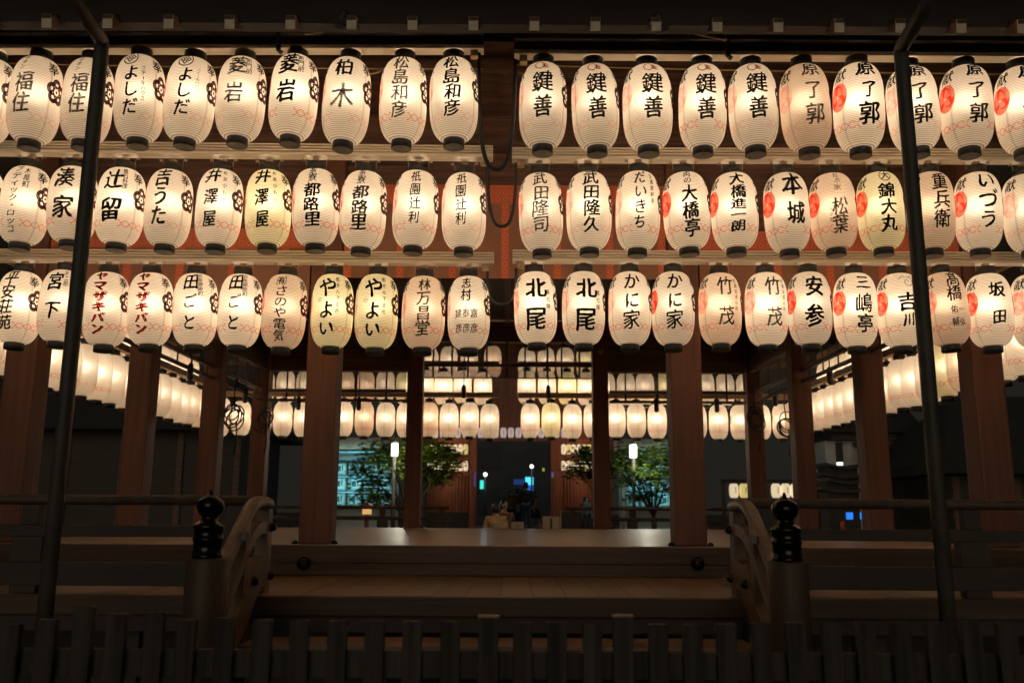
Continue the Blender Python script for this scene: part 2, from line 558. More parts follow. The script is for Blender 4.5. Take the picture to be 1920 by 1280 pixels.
rb.add([(-9, EAVE_Y + 0.22, EZ + 0.10), (9, EAVE_Y + 0.22, EZ + 0.10), (9, 8.6, EZ + 0.10 + SL * (8.38 - EAVE_Y)), (-9, 8.6, EZ + 0.10 + SL * (8.38 - EAVE_Y)),
        (-9, EAVE_Y + 0.22, EZ + 0.13), (9, EAVE_Y + 0.22, EZ + 0.13), (9, 8.6, EZ + 0.13 + SL * (8.38 - EAVE_Y)), (-9, 8.6, EZ + 0.13 + SL * (8.38 - EAVE_Y))],
       [(0, 1, 2, 3), (7, 6, 5, 4), (0, 4, 5, 1), (2, 6, 7, 3), (1, 5, 6, 2), (0, 3, 7, 4)])
part(rb, 'eave_boards', M['dark'])
rb = MB()
rb.add([(-9, 4.4, EZ + 0.465), (9, 4.4, EZ + 0.465), (9, 6.2, EZ + 0.67), (-9, 6.2, EZ + 0.67),
        (-9, 4.4, EZ + 0.495), (9, 4.4, EZ + 0.495), (9, 6.2, EZ + 0.70), (-9, 6.2, EZ + 0.70)],
       [(0, 1, 2, 3), (7, 6, 5, 4), (0, 4, 5, 1), (2, 6, 7, 3), (1, 5, 6, 2), (0, 3, 7, 4)])
part(rb, 'eave_boards', M['dark'])
# roof: thick bark-shingled hip roof
rf = MB()
zt = EZ + 0.60
rx, ry0, ry1 = 9.1, 4.3, 21.3
rh = SL * (ry1 - ry0) / 2
for dz in (0, 0.3):
    rf.v += [(-rx, ry0, zt + dz), (rx, ry0, zt + dz), (rx, ry1, zt + dz), (-rx, ry1, zt + dz), (-1.6, 12.8, zt + rh + dz), (1.6, 12.8, zt + rh + dz)]
rf.f += [(4, 5, 1, 0), (5, 2, 1), (5, 4, 3, 2), (4, 0, 3), (6, 7, 11, 10), (7, 8, 11), (8, 9, 10, 11), (9, 6, 10), (0, 1, 7, 6), (1, 2, 8, 7), (2, 3, 9, 8), (3, 0, 6, 9)]
rf.sm += [False] * 12
part(rf, 'bark_roof', M['dark'])

# ------------------------------------------------------------------ lettering: glyphs of the built-in font, wrapped on the paper
_fc = bpy.data.curves.new('glyph', 'FONT')
_fc.resolution_u = 3
_fo = bpy.data.objects.new('glyph', _fc)
COL.objects.link(_fo)
_gc = {}


def glyph(ch):
    if ch in _gc:
        return _gc[ch]
    _fc.body = ch
    dg = bpy.context.evaluated_depsgraph_get()
    dg.update()
    me = bpy.data.meshes.new_from_object(_fo.evaluated_get(dg))
    bm = bmesh.new()
    bm.from_mesh(me)
    bpy.data.meshes.remove(me)
    if bm.verts:
        for ax in (0, 1):
            lo, hi = min(v.co[ax] for v in bm.verts), max(v.co[ax] for v in bm.verts)
            q = lo + 0.09
            while q < hi:
                pc, pn = [0, 0, 0], [0, 0, 0]
                pc[ax], pn[ax] = q, 1
                bmesh.ops.bisect_plane(bm, geom=bm.verts[:] + bm.edges[:] + bm.faces[:], plane_co=pc, plane_no=pn)
                q += 0.09
    bm.verts.index_update()
    vs = [(v.co.x, v.co.y) for v in bm.verts]
    fs = [tuple(v.index for v in f.verts) for f in bm.faces]
    bm.free()
    _gc[ch] = (vs, fs)
    return _gc[ch]


_v, _ = glyph('国')
_x0, _x1 = min(p[0] for p in _v), max(p[0] for p in _v)
_y0, _y1 = min(p[1] for p in _v), max(p[1] for p in _v)
GCX, GCY, GS = (_x0 + _x1) / 2, (_y0 + _y1) / 2, max(_x1 - _x0, _y1 - _y0) * 1.06

LR, LH, CR = 0.19, 0.68, 0.078


def prof(t):
    return CR + (LR - CR) * max(0.0, 1 - abs(t) ** 3.3) ** 0.55


def wrap_mesh(name, polys, m, lift=0.0022):
    """polys: list of (verts2d, faces) in metres on the unrolled paper (u to the right, z up)"""
    bm = bmesh.new()
    for k, (vs, fs) in enumerate(polys):
        bv = [bm.verts.new((u, (k % 7) * 0.00012, z)) for u, z in vs]
        for f in fs:
            try:
                bm.faces.new([bv[i] for i in f])
            except ValueError:
                pass
    us = [v.co.x for v in bm.verts]
    if not us:
        return None
    u = math.ceil(min(us) / 0.018) * 0.018
    while u < max(us):
        bmesh.ops.bisect_plane(bm, geom=bm.verts[:] + bm.edges[:] + bm.faces[:], plane_co=(u, 0, 0), plane_no=(1, 0, 0))
        u += 0.018
    zs = [v.co.z for v in bm.verts]
    z = math.ceil(min(zs) / 0.03) * 0.03
    while z < max(zs):
        bmesh.ops.bisect_plane(bm, geom=bm.verts[:] + bm.edges[:] + bm.faces[:], plane_co=(0, 0, z), plane_no=(0, 0, 1))
        z += 0.03
    for v in bm.verts:
        t = max(-1, min(1, v.co.z / (LH / 2)))
        r = prof(t) + lift + v.co.y
        th = v.co.x / LR
        v.co = Vector((r * math.sin(th), -r * math.cos(th), v.co.z))
    me = bpy.data.meshes.new(name)
    bm.to_mesh(me)
    bm.free()
    me.materials.append(m)
    return me


def text_polys(items, rnd):
    """items: (text, azimuth_deg, top, bottom, width, bold)"""
    out = []
    for text, az, top, bot, w, bold in items:
        n = len(text)
        cell = (bot - top) * LH / n
        for i, ch in enumerate(text):
            vs, fs = glyph(ch)
            zc = LH / 2 - top * LH - cell * (i + 0.5)
            h = min(cell * 0.97, w * 1.25)
            ww = w
            if ch in 'ー': ww, h = h, w
            sh = rnd.uniform(0.05, 0.13)
            ox = rnd.uniform(-0.05, 0.05) * w
            sd = rnd.uniform(0, 50)
            kk = rnd.uniform(0.92, 1.06)
            # a brush: each pass of the bristles wanders a little, strokes swell and thin
            nib = [(0, 0)]
            if bold:
                b = bold
                nib = [(-b, b * 0.55), (b, -b * 0.55), (-b * 0.5, -b * 0.45), (b * 0.5, b * 0.45)]
            for ni, (dx, dy) in enumerate(nib):
                base = []
                for x, y in vs:
                    gx, gy = (x - GCX) / GS, (y - GCY) / GS
                    if ch == 'ー':
                        gx, gy = gy, -gx
                    q = noise.noise_vector(Vector((gx * 2.4 + sd, gy * 2.4, sd)))
                    q2 = noise.noise_vector(Vector((gx * 7.5 + sd + ni * 9.1, gy * 7.5, ni * 5.3)))
                    sw = 0.55 + 0.9 * (0.5 + noise.noise(Vector((gx * 3.1 + sd, gy * 3.1 + 7, 2.0))))
                    px_ = gx + q.x * 0.055 + gy * 0.05 + q2.x * 0.017 + dx * sw
                    pz_ = gy + q.y * 0.055 + gx * sh + q2.y * 0.017 + dy * sw
                    base.append((az * math.pi / 180 * LR + ox + px_ * ww * kk, zc + pz_ * h * kk))
                out.append((base, fs))
    return out


def disc_poly(cx, cz, r, n=20, sx=1.0):
    return ([(cx + sx * r * math.cos(2 * math.pi * k / n), cz + r * math.sin(2 * math.pi * k / n)) for k in range(n)], [tuple(range(n))])


def ring_poly(cx, cz, r0, r1, a0=0, a1=360, n=28):
    vs, fs = [], []
    for k in range(n + 1):
        a = R(a0 + (a1 - a0) * k / n)
        vs += [(cx + r0 * math.cos(a), cz + r0 * math.sin(a)), (cx + r1 * math.cos(a), cz + r1 * math.sin(a))]
    for k in range(n):
        fs.append((2 * k, 2 * k + 1, 2 * k + 3, 2 * k + 2))
    return vs, fs


def strip_poly(pts, w):
    vs, fs = [], []
    for i, p in enumerate(pts):
        a, b = pts[max(0, i - 1)], pts[min(len(pts) - 1, i + 1)]
        dx, dz = b[0] - a[0], b[1] - a[1]
        l = math.hypot(dx, dz) or 1
        ww = w[i] if isinstance(w, list) else w
        nx, nz = -dz / l * ww / 2, dx / l * ww / 2
        vs += [(p[0] + nx, p[1] + nz), (p[0] - nx, p[1] - nz)]
    for i in range(len(pts) - 1):
        fs.append((2 * i, 2 * i + 1, 2 * i + 3, 2 * i + 2))
    return vs, fs


def U(az):
    return R(az) * LR


def tomoe_mesh(m):
    c, out, q = (U(-75), 0.05), [], 1.45
    for k in range(3):
        a0 = k * 120 + 80
        hx, hz = c[0] + q * 0.036 * math.cos(R(a0)), c[1] + q * 0.036 * math.sin(R(a0))
        out.append(disc_poly(hx, hz, q * 0.032))
        pts, ws = [], []
        for j in range(19):
            f = j / 18
            a = a0 + 8 + f * 150
            rr = q * (0.040 + 0.026 * min(1, f * 1.8))
            pts.append((c[0] + rr * math.cos(R(a)), c[1] + rr * math.sin(R(a))))
            ws.append(q * (0.050 * (1 - f) + 0.012))
        out.append(strip_poly(pts, ws))
    return wrap_mesh('tomoe_crest', [([(c[0] + (x - c[0]) * .8, z) for x, z in v_], f_) for v_, f_ in out], m)


def mokko_mesh(m):
    c, out, q = (U(76), 0.05), [], 1.38
    for k in range(5):
        a0 = 90 + k * 72
        lx, lz = c[0] + q * 0.040 * math.cos(R(a0)), c[1] + q * 0.040 * math.sin(R(a0))
        out.append(ring_poly(lx, lz, q * 0.013, q * 0.0385, a0 - 118, a0 + 118, 18))
    for k in range(5):
        a0 = 90 + k * 72
        for s_ in (-17, 17):
            px, pz = c[0] + q * 0.029 * math.cos(R(a0 + s_)), c[1] + q * 0.029 * math.sin(R(a0 + s_))
            out.append(disc_poly(px, pz, q * 0.0100, 10))
    out.append(disc_poly(c[0], c[1], q * 0.009, 10))
    return wrap_mesh('flower_crest', [([(c[0] + (x - c[0]) * .8, z) for x, z in v_], f_) for v_, f_ in out], m)


def knot_mesh(m):
    """plaited red cord painted round the back of the paper, ending in a loose knot either side of the name"""
    out = []
    zc = -0.20
    a = 30
    for ph in (0, math.pi):
        seg = []
        for j in range(121):
            az = a + (360 - 2 * a) * j / 120
            x = (az - a) / 20.0 * math.pi
            amp = 0.027
            seg.append((U(az), zc + amp * math.sin(x + ph)))
            # dash the crossings so the plait reads
            if (j % 12) == 11:
                out.append(strip_poly(seg, 0.0105)); seg = []
        if len(seg) > 2:
            out.append(strip_poly(seg, 0.0105))
    for s_ in (0, 1):
        def A(v): return v if s_ == 0 else 360 - v
        for dz in (-1, 1):
            out.append(strip_poly([(U(A(30)), zc + dz * 0.004), (U(A(25)), zc + dz * 0.020), (U(A(21)), zc + dz * 0.032)], [0.009, 0.011, 0.016]))
    return wrap_mesh('painted_cord', out, m)


TOMOE = {k: tomoe_mesh(DYE[k]) for k in ('full', 'weak', 'faint')}
MOKKO = mokko_mesh(INK['p'])
KNOT = {k: knot_mesh(DYE[k]) for k in ('rib', 'ribf')}
_r = random.Random(3)
VOTIVE = [wrap_mesh('votive_writing', text_polys([q], _r), INK['s']) for q in (('奉', 66, 0.08, 0.235, 0.10, 0.016), ('献', -68, 0.09, 0.245, 0.10, 0.016))]


def shell_mesh(name, N, K, m):
    mb = MB()
    vs, fs = [], []
    for k in range(K + 1):
        t = math.sin((k / K - 0.5) * math.pi)
        r = prof(t)
        for a in range(N):
            th = 2 * math.pi * a / N
            vs.append((r * math.sin(th), -r * math.cos(th), t * LH / 2))
    for k in range(K):
        for a in range(N):
            a2 = (a + 1) % N
            fs.append((k * N + a, k * N + a2, (k + 1) * N + a2, (k + 1) * N + a))
    mb.add(vs, fs, True)
    return mb.mesh(name, m)


SHELL = {k: shell_mesh('paper_shell', 40, 30, PAPER[k]) for k in PAPER}
SHELLF = {k: shell_mesh('paper_shell', 24, 18, PAPER[k]) for k in PAPER}


def capm(n):
    h = LH / 2
    top = MB().lathe([(0.080, h - 0.012), (0.083, h - 0.012), (0.083, h + 0.075), (0.080, h + 0.075), (0.074, h + 0.06), (0.074, h - 0.01)], n=n, cap=False).mesh('top_ring', M['cap'])
    bot = MB().lathe([(0.077, -h + 0.010), (0.0825, -h + 0.010), (0.0825, -h - 0.056), (0.078, -h - 0.060)], n=n, cap=False).mesh('bottom_ring', M['cap'])
    dsc = MB().lathe([(0.0778, -h - 0.0595), (0.0778, -h - 0.046)], n=n, smooth=False).mesh('base_disc', M['disc'])
    return top, bot, dsc


CAPS, CAPSF = capm(28), capm(14)
h = LH / 2
HOLDER = MB().lathe([(0.034, -h - 0.058), (0.034, -h + 0.13), (0.024, -h + 0.14), (0.024, -h + 0.19)], n=14).mesh('lamp_holder', M['tan'])
BLOCK = MB().box(-0.028, 0.028, -0.022, 0.022, h + 0.052, h + 0.118, 0.004).mesh('hanger_block', M['tan'])
CLIPS = []
for sx in (-1, 1):
    _c = MB()
    _c.tube([(sx * 0.084, 0, h + 0.055), (sx * 0.086, 0, h + 0.10), (sx * 0.10, 0, h + 0.116), (sx * 0.118, 0, h + 0.114), (sx * 0.112, 0, h + 0.100)], 0.0026, 5)
    _c.box(sx * 0.105 - 0.012, sx * 0.105 + 0.012, -0.012, 0.012, h + 0.112, h + 0.120)
    CLIPS.append(_c.mesh('hanging_clip', M['steel']))

BULB = {}


def bulb(power, tint):
    key = (round(power, 2), tint)
    if key not in BULB:
        L = bpy.data.lights.new('bulb', 'POINT')
        L.energy = power
        L.color = {'w': (1.0, 0.765, 0.565), 'y': (1.0, 0.78, 0.55), 'a': (1.0, 0.73, 0.52)}[tint]
        L.shadow_soft_size = 0.085
        BULB[key] = L
    return BULB[key]


TXT = {}
GF = 'paper lanterns hung along the front of the hall'


def lantern(loc, paper, items, ink, power, label, group, rz=0.0, dye='weak', knot='rib', far=False, tilt=(0, 0), scale=1.0):
    root = empty('paper_lantern', loc, label, 'paper lantern', group)
    root.rotation_euler = (tilt[0], tilt[1], rz)
    root.scale = (scale, scale, scale)
    link('paper_shell', (SHELLF if far else SHELL)[paper], root)
    caps = CAPSF if far else CAPS
    link('top_ring', caps[0], root)
    b = link('bottom_ring', caps[1], root)
    link('base_disc', caps[2], b)
    link('lamp_holder', HOLDER, root)
    link('hanger_block', BLOCK, root)
    link('painted_cord', KNOT[knot], root)
    link('tomoe_crest', TOMOE[dye], root)
    link('flower_crest', MOKKO, root)
    if not far:
        for q in CLIPS:
            link('hanging_clip', q, root)
        for q in VOTIVE:
            link('votive_writing', q, root)
    for k, (its, ik, nm) in enumerate(items):
        emblem = isinstance(its[0][0], list)
        for it in ([its] if emblem else [[q] for q in its]):
            key = (str(it), ik)
            if key not in TXT:
                TXT[key] = wrap_mesh('lettering', it if emblem else text_polys(it, random.Random(len(TXT))), INK[ik], 0.0026)
            link(nm, TXT[key], root)
    lo = bpy.data.objects.new('bulb', bulb(power, paper))
    COL.objects.link(lo)
    lo.parent = root
    lo.location = (0, 0, 0.045)
    return root


# emblems used above some of the names
def mon_squares():
    cx, cz, out = U(-6), LH / 2 - 0.092 * LH, []
    out.append(ring_poly(cx, cz, 0.060, 0.070))
    for dx, dz in ((0, 1), (1, 0), (0, -1), (-1, 0)):
        x, z, a = cx + dx * 0.029, cz + dz * 0.029, 0.025
        for i in range(4):
            c = [(x, z + a), (x + a, z), (x, z - a), (x - a, z)]
            p, q = c[i], c[(i + 1) % 4]
            ip, iq = (x + (p[0] - x) * .45, z + (p[1] - z) * .45), (x + (q[0] - x) * .45, z + (q[1] - z) * .45)
            out.append(([p, q, iq, ip], [(0, 1, 2, 3)]))
    return out


def mon_leaf():
    out = []
    for cx, cz, r, n in ((U(-8), LH / 2 - 0.095 * LH, 0.034, 7), ):
        pts = []
        for k in range(57):
            a = 2 * math.pi * k / 56
            rr = r * (1 + 0.16 * abs(math.sin(a * n / 2)))
            pts.append((cx + rr * 1.15 * math.cos(a), cz + rr * 0.95 * math.sin(a)))
        out.append(strip_poly(pts, 0.0085))
    cx, cz = U(8), LH / 2 - 0.10 * LH
    for k in range(5):
        a = R(90 + 72 * k)
        out.append(ring_poly(cx + 0.014 * math.cos(a), cz + 0.016 * math.sin(a), 0.006, 0.0105, n=10))
    for k in range(4):
        out.append(strip_poly([(cx - 0.03, cz - 0.02 + k * 0.012), (cx + 0.03, cz - 0.026 + k * 0.012)], 0.004))
    return out


def mon_dai():
    cx, cz = 0, LH / 2 - 0.095 * LH
    return [ring_poly(cx, cz, 0.050, 0.0575)] + text_polys([('大', 0, 0.035, 0.155, 0.078, 0.016)], random.Random(5))


def mon_swirl():
    cx, cz, out = U(6), LH / 2 - 0.16 * LH, []
    pts = [(cx + (0.008 + 0.0021 * k) * math.cos(0.34 * k), cz + (0.008 + 0.0021 * k) * math.sin(0.34 * k)) for k in range(24)]
    out.append(strip_poly(pts, 0.006))
    for s_ in (-1, 1):
        out.append(strip_poly([(cx + s_ * (0.02 + 0.011 * j), cz + 0.045 + 0.016 * math.sin(j * 0.8)) for j in range(7)], 0.0055))
    return out


def seal_small():
    cx, cz = U(-20), LH / 2 - 0.40 * LH
    return [ring_poly(cx, cz, 0.016, 0.020, n=18), ring_poly(cx, cz, 0.008, 0.011, 20, 300, n=12)]


def L(*its, ink='k'):
    return (list(its), ink, 'lettering')


def T(text, top, bot, w, az=0, bold=0.034):
    return (text, az, top, bot, w, bold)


def SM(text, top, bot, w, az, ink='s', bold=0.018):
    return ([(text, az, top, bot, w, bold)], ink, 'side_lettering')


FUKU = [L(T('福住', .27, .77, .135), ink='f'), SM('ギオン', .04, .24, .045, -7, 'f')]
YOSHI = [L(T('よしだ', .20, .81, .125, bold=.025)), (mon_squares(), 'k', 'name_emblem')]
HISHI = lambda i: [L(T('菱', .05, .32, .155), T('岩', .41, .69, .15), ink=i), SM('新門前', .06, .30, .052, 30, 's' if i == 'k' else 'f')]
MATSU = lambda i: [L(T('松島和彦', .03, .82, .13, bold=.026), ink=i)]
KAGI = [L(T('鍵', .19, .45, .165, bold=.024), T('善', .49, .76, .15, bold=.034), ink='s'), (mon_leaf(), 'r', 'name_emblem')]
HARA = lambda i: [L(T('原', .03, .22, .15), T('了', .29, .50, .125), T('郭', .55, .80, .15), ink=i)]
ROW1 = [  # centre px, top px, bottom px, paper, ink spec, look
    (-22, 107, 268, 'w', FUKU, 'cut by the frame edge'),
    (66, 107, 267, 'w', FUKU, 'two faded characters'),
    (164, 110, 268, 'w', FUKU, 'two faded characters'),
    (262, 105, 262, 'w', YOSHI + [SM('ステーキハウス', .20, .64, .034, 29, 'f')], 'a ringed diamond emblem'),
    (356, 107, 265, 'w', YOSHI + [SM('ステーキハウス', .20, .50, .034, 29, 'v')], 'a ringed diamond emblem'),
    (452, 107, 262, 'w', HISHI('f'), 'two worn characters'),
    (551, 105, 258, 'w', HISHI('k'), 'two bold characters'),
    (650, 110, 268, 'w', [L(T('柏', .08, .32, .16), ink='s'), L(T('木', .41, .70, .17), ink='f')], 'two half-faded characters'),
    (756, 108, 268, 'w', MATSU('f'), 'four faded characters'),
    (851, 106, 267, 'w', MATSU('k'), 'four bold characters'),
    (1018, 117, 277, 'w', KAGI, 'a red leaf emblem'),
    (1116, 120, 279, 'w', KAGI, 'a red leaf emblem'),
    (1214, 120, 280, 'w', KAGI, 'a red leaf emblem'),
    (1317, 120, 280, 'w', KAGI, 'a red leaf emblem'),
    (1412, 121, 280, 'w', KAGI, 'a red leaf emblem'),
    (1510, 122, 280, 'a', HARA('f'), 'three faded characters'),
    (1610, 120, 280, 'w', HARA('k'), 'a red comma crest'),
    (1712, 123, 283, 'w', HARA('s'), 'a steel pole before it'),
    (1812, 121, 283, 'w', HARA('s'), 'a red comma crest'),
    (1915, 122, 287, 'w', HARA('k'), 'its right side cut off'),
]
IZAWA = lambda i: [L(T('井', .04, .25, .13), T('澤', .33, .56, .12), T('屋', .62, .85, .115), ink=i), SM('和装小もの', .05, .52, .034, 31, 'f' if i == 's' else 's')]
TSUJ = lambda i: [L(T('都路里', .25, .83, .13), ink=i), SM('茶寮', .01, .23, .072, 0, 's')]
GION = lambda i: [L(T('祇園辻利', .04, .78, .09, bold=.016), ink=i)]
ROW2 = [
    (-42, 306, 452, 'w', [L(T('本家', .1, .8, .14))], 'cut by the frame edge'),
    (47, 307, 452, 'w', [L(T('ブティック・ロッコ', .03, .93, .075, bold=.016), ink='s'), SM('木屋町', .05, .34, .048, 25)], 'a tall katakana column'),
    (136, 307, 450, 'w', [L(T('湊', .07, .37, .155), T('家', .48, .77, .155), ink='s')], 'a steel pole before it'),
    (226, 308, 455, 'w', [L(T('辻', .07, .36, .155), T('留', .48, .78, .16)), SM('懐石料理', .05, .34, .042, 28)], 'two bold characters'),
    (316, 312, 458, 'w', [L(T('吉うた', .03, .82, .135), ink='s')], 'three soft brush characters'),
    (411, 312, 458, 'w', IZAWA('s'), 'three spaced characters'),
    (503, 312, 458, 'y', IZAWA('k'), 'yellowish paper'),
    (592, 312, 455, 'w', TSUJ('k'), 'five characters'),
    (681, 315, 462, 'w', TSUJ('s'), 'five worn characters'),
    (779, 314, 460, 'w', GION('k'), 'four small characters'),
    (870, 318, 464, 'w', GION('s'), 'four thin characters'),
    (1014, 318, 467, 'w', [L(T('武田隆司', .02, .84, .135, bold=.026), ink='f')], 'four faded characters'),
    (1104, 318, 462, 'w', [L(T('武田隆久', .02, .86, .135, bold=.026))], 'four bold characters'),
    (1196, 317, 463, 'w', [L(T('だいきち', .03, .82, .11, bold=.022), ink='s'), SM('生蕎麦料亭', .06, .48, .036, 32)], 'four loose kana'),
    (1287, 318, 462, 'w', [L(T('大橋亭', .24, .91, .125)), SM('肉の', .02, .22, .07, -4, 'k')], 'five upright characters'),
    (1377, 319, 462, 'w', [L(T('大橋', .04, .42, .125), T('進一朗', .42, .85, .12))], 'five dense characters'),
    (1475, 318, 467, 'w', [L(T('本', .05, .36, .175), T('城', .43, .76, .165), ink='s')], 'two wide characters'),
    (1562, 320, 463, 'a', [L(T('松葉', .40, .86, .125), ink='f'), SM('総本家', .02, .30, .06, -2, 'v'), SM('三条京阪', .44, .72, .03, -22, 'v')], 'nearly washed out writing'),
    (1651, 318, 462, 'y', [L(T('錦大丸', .21, .85, .135)), (mon_dai(), 'k', 'name_emblem')], 'yellow paper'),
    (1745, 320, 462, 'a', [L(T('重兵衛', .06, .80, .14, bold=.024), ink='s')], 'three worn characters'),
    (1834, 320, 462, 'w', [L(T('いづう', .03, .80, .16, bold=.028))], 'three bold kana'),
    (1927, 322, 466, 'w', [L(T('末ろ', .05, .75, .15))], 'its right side cut off'),
]
YAMA = [([T('ヤマザキパン', .02, .90, .115, bold=.075)], 'r', 'lettering')]
TAGO = lambda i: [L(T('田', .03, .28, .135, bold=.03), T('ご', .32, .56, .115, bold=.026), T('と', .60, .86, .115, bold=.026), ink=i), SM('四条御旅町', .03, .36, .045, 26)]
YAYOI = [L(T('や', .06, .40, .17, bold=.034), T('よ', .42, .66, .125, bold=.034), T('い', .68, .90, .15, bold=.04)), SM('祇をん下る所', .06, .60, .036, 29), (seal_small(), 'r', 'red_seal')]
KITA = [L(T('北', .12, .43, .20, bold=.034), T('尾', .55, .87, .19, bold=.030)), SM('黒七味', .28, .58, .042, 33)]
KANI = [L(T('か', .05, .30, .15, bold=.024), T('に', .32, .57, .13, bold=.024), T('家', .58, .84, .155, bold=.02), ink='s')]
TAKE = [L(T('竹', .06, .40, .15, bold=.024), T('茂', .48, .84, .15, bold=.022), ink='f'), SM('祇園花見小路', .10, .58, .034, 32, 'f')]
ROW3 = [
    (36, 510, 643, 'w', [L(T('平安荘苑', .02, .87, .125), ink='s')], 'four broad characters'),
    (116, 508, 640, 'w', [L(T('宮', .06, .34, .14), T('下', .46, .76, .14)), SM('不二屋', .04, .26, .04, 26, 'f')], 'a steel pole before it'),
    (199, 512, 647, 'w', YAMA, 'bold red katakana'),
    (282, 512, 647, 'w', YAMA, 'bold red katakana'),
    (366, 513, 648, 'w', TAGO('k'), 'three heavy characters'),
    (450, 514, 650, 'w', TAGO('k'), 'three heavy characters'),
    (533, 516, 652, 'a', [L(T('さのや電気', .20, .95, .105, bold=.018), ink='s'), SM('㈲', .05, .20, .085, -3)], 'six thin characters'),
    (623, 514, 652, 'y', YAYOI, 'three heavy kana'),
    (706, 515, 653, 'y', YAYOI, 'three heavy kana'),
    (794, 517, 655, 'a', [L(T('林万昌堂', .06, .88, .12), ink='f')], 'four faded characters'),
    (879, 518, 655, 'w', [L(T('志村', .05, .40, .085), ink='s')] + [L(T(t_, .47, .87, .066, a_, .014), ink='s') for t_, a_ in (('建彦', -20), ('泰彦', 1), ('嘉彦', 22))], 'three columns of names'),
    (1004, 508, 646, 'w', KITA, 'two sprawling characters'),
    (1094, 508, 647, 'w', KITA, 'two sprawling characters'),
    (1181, 509, 648, 'w', KANI, 'three soft characters'),
    (1262, 509, 648, 'w', KANI, 'three soft characters'),
    (1350, 511, 648, 'a', TAKE, 'two faint characters'),
    (1437, 511, 648, 'w', TAKE, 'two faint characters'),
    (1518, 510, 647, 'w', [L(T('安', .09, .40, .175), T('参', .48, .82, .17))], 'two bold characters'),
    (1604, 513, 650, 'w', [L(T('三', .06, .26, .135, bold=.03), T('嶋', .33, .58, .14, bold=.024), T('亭', .60, .85, .14))], 'three bold characters'),
    (1687, 513, 650, 'w', [L(T('吉', .32, .56, .15, bold=.034), T('川', .58, .78, .10, bold=.034)), (mon_swirl(), 'k', 'name_emblem')], 'a steel pole before it'),
    (1773, 512, 647, 'a', [L(T('髙橋', .03, .44, .125, bold=.02), ink='s'), SM('佑輔', .48, .82, .058, -9), SM('一弘', .48, .82, .058, 11)], 'small faded names'),
    (1855, 513, 650, 'w', [L(T('坂', .15, .38, .145), T('田', .54, .74, .12))], 'two bold characters'),
    (1940, 514, 650, 'w', [L(T('松本', .1, .8, .14))], 'its right side cut off'),
]
ROWY = [6.57, 7.20, 7.77]
rnd = random.Random(11)
RAILZ = {}
for ri, (rows, rn) in enumerate(((ROW1, 'top'), (ROW2, 'middle'), (ROW3, 'bottom'))):
    nl = [i for i, q in enumerate(rows) if q[0] < 945]
    nr = [i for i, q in enumerate(rows) if q[0] > 945]
    sc_, dy_ = ((1.0, 3), (0.965, 7), (0.955, 1))[ri]
    for i, (px, yt, yb, pap, items, look) in enumerate(rows):
        Y = ROWY[ri] + rnd.uniform(-0.015, 0.015)
        p = at(px, (yt + yb) / 2 + dy_, Y)
        left = px < 945
        k = (len(nl) - i) if left else (i - len(nl) + 1)
        lab = 'paper lantern with %s, %s %s of the centre gap, %s row' % (look, ORD[k], 'left' if left else 'right', rn)
        pw = rnd.uniform(0.82, 1.22) * (0.8 if pap == 'a' else 1.0)
        dye = 'full' if px > 1200 and rnd.random() < 0.62 else rnd.choice(['weak', 'faint'])
        if ri == 0 and 960 < px < 1560: dye = 'faint'
        if ri == 0 and px in (1610, 1812, 1915): dye = 'full'
        knot = 'rib' if (ri == 2 or rnd.random() < 0.4 or dye == 'full') else 'ribf'
        lo_ = lantern(p, pap, items, 'k', 3.2 * pw, lab, GF, R(rnd.uniform(-5, 5)), dye, knot,
                tilt=(R(rnd.uniform(-2.2, 1.2)), R(rnd.uniform(-2.2, 2.2))))
        kx = rnd.uniform(0.975, 1.03)
        lo_.scale = (kx, rnd.uniform(.96, 1.02), sc_ * rnd.uniform(0.985, 1.02))

# ------------------------------------------------------------------ lantern rails of the front (two banks, three tiers)
def rail(p, q, dark, label):
    """ribbed cream channel from p to q; lanterns clip under it"""
    p, q = Vector(p), Vector(q)
    root = empty('lantern_rail', (p + q) / 2, label, 'lantern rail', 'rails that carry the front lanterns')
    d = q - p
    ln = d.length
    root.rotation_euler = (0, -math.atan2(d.z, d.x), 0)
    mb = MB()
    hh = 0.038 if dark else 0.105
    pr = []                                    # front profile (y, z) with ribs
    pr.append((0.055, 0.0)); pr.append((-0.055, 0.0))
    z = 0.0
    pr.append((-0.055, 0.026))
    for k in range(0 if dark else 3):
        z = 0.028 + k * 0.025
        pr += [(-0.034, z + 0.001), (-0.034, z + 0.008), (-0.058, z + 0.011), (-0.058, z + 0.023)]
    pr += [(-0.05, hh), (0.055, hh)]
    n = len(pr)
    vs = [(-ln / 2, y, zz) for y, zz in pr] + [(ln / 2, y, zz) for y, zz in pr]
    fs = [(i, (i + 1) % n, n + (i + 1) % n, n + i) for i in range(n)] + [tuple(range(n))[::-1], tuple(range(n, 2 * n))]
    mb.add(vs, fs)
    mb.build('channel', M['cream'], root)
    if dark:
        MB().box(-ln / 2, ln / 2, -0.035, 0.055, hh + 0.001, hh + 0.075).build('cover_board', M['sooty'], root)
        MB().box(-ln / 2, ln / 2, -0.085, 0.055, hh + 0.076, hh + 0.150, 0.004).build('cover_board', M['sooty'], root)
    for sx in (-1, 1):
        MB().box(sx * (ln / 2 - 0.075) - 0.03, sx * (ln / 2 - 0.075) + 0.03, -0.035, 0.03, -0.055, -0.001, 0.003).build('end_bracket', M['tan'], root)
    return root


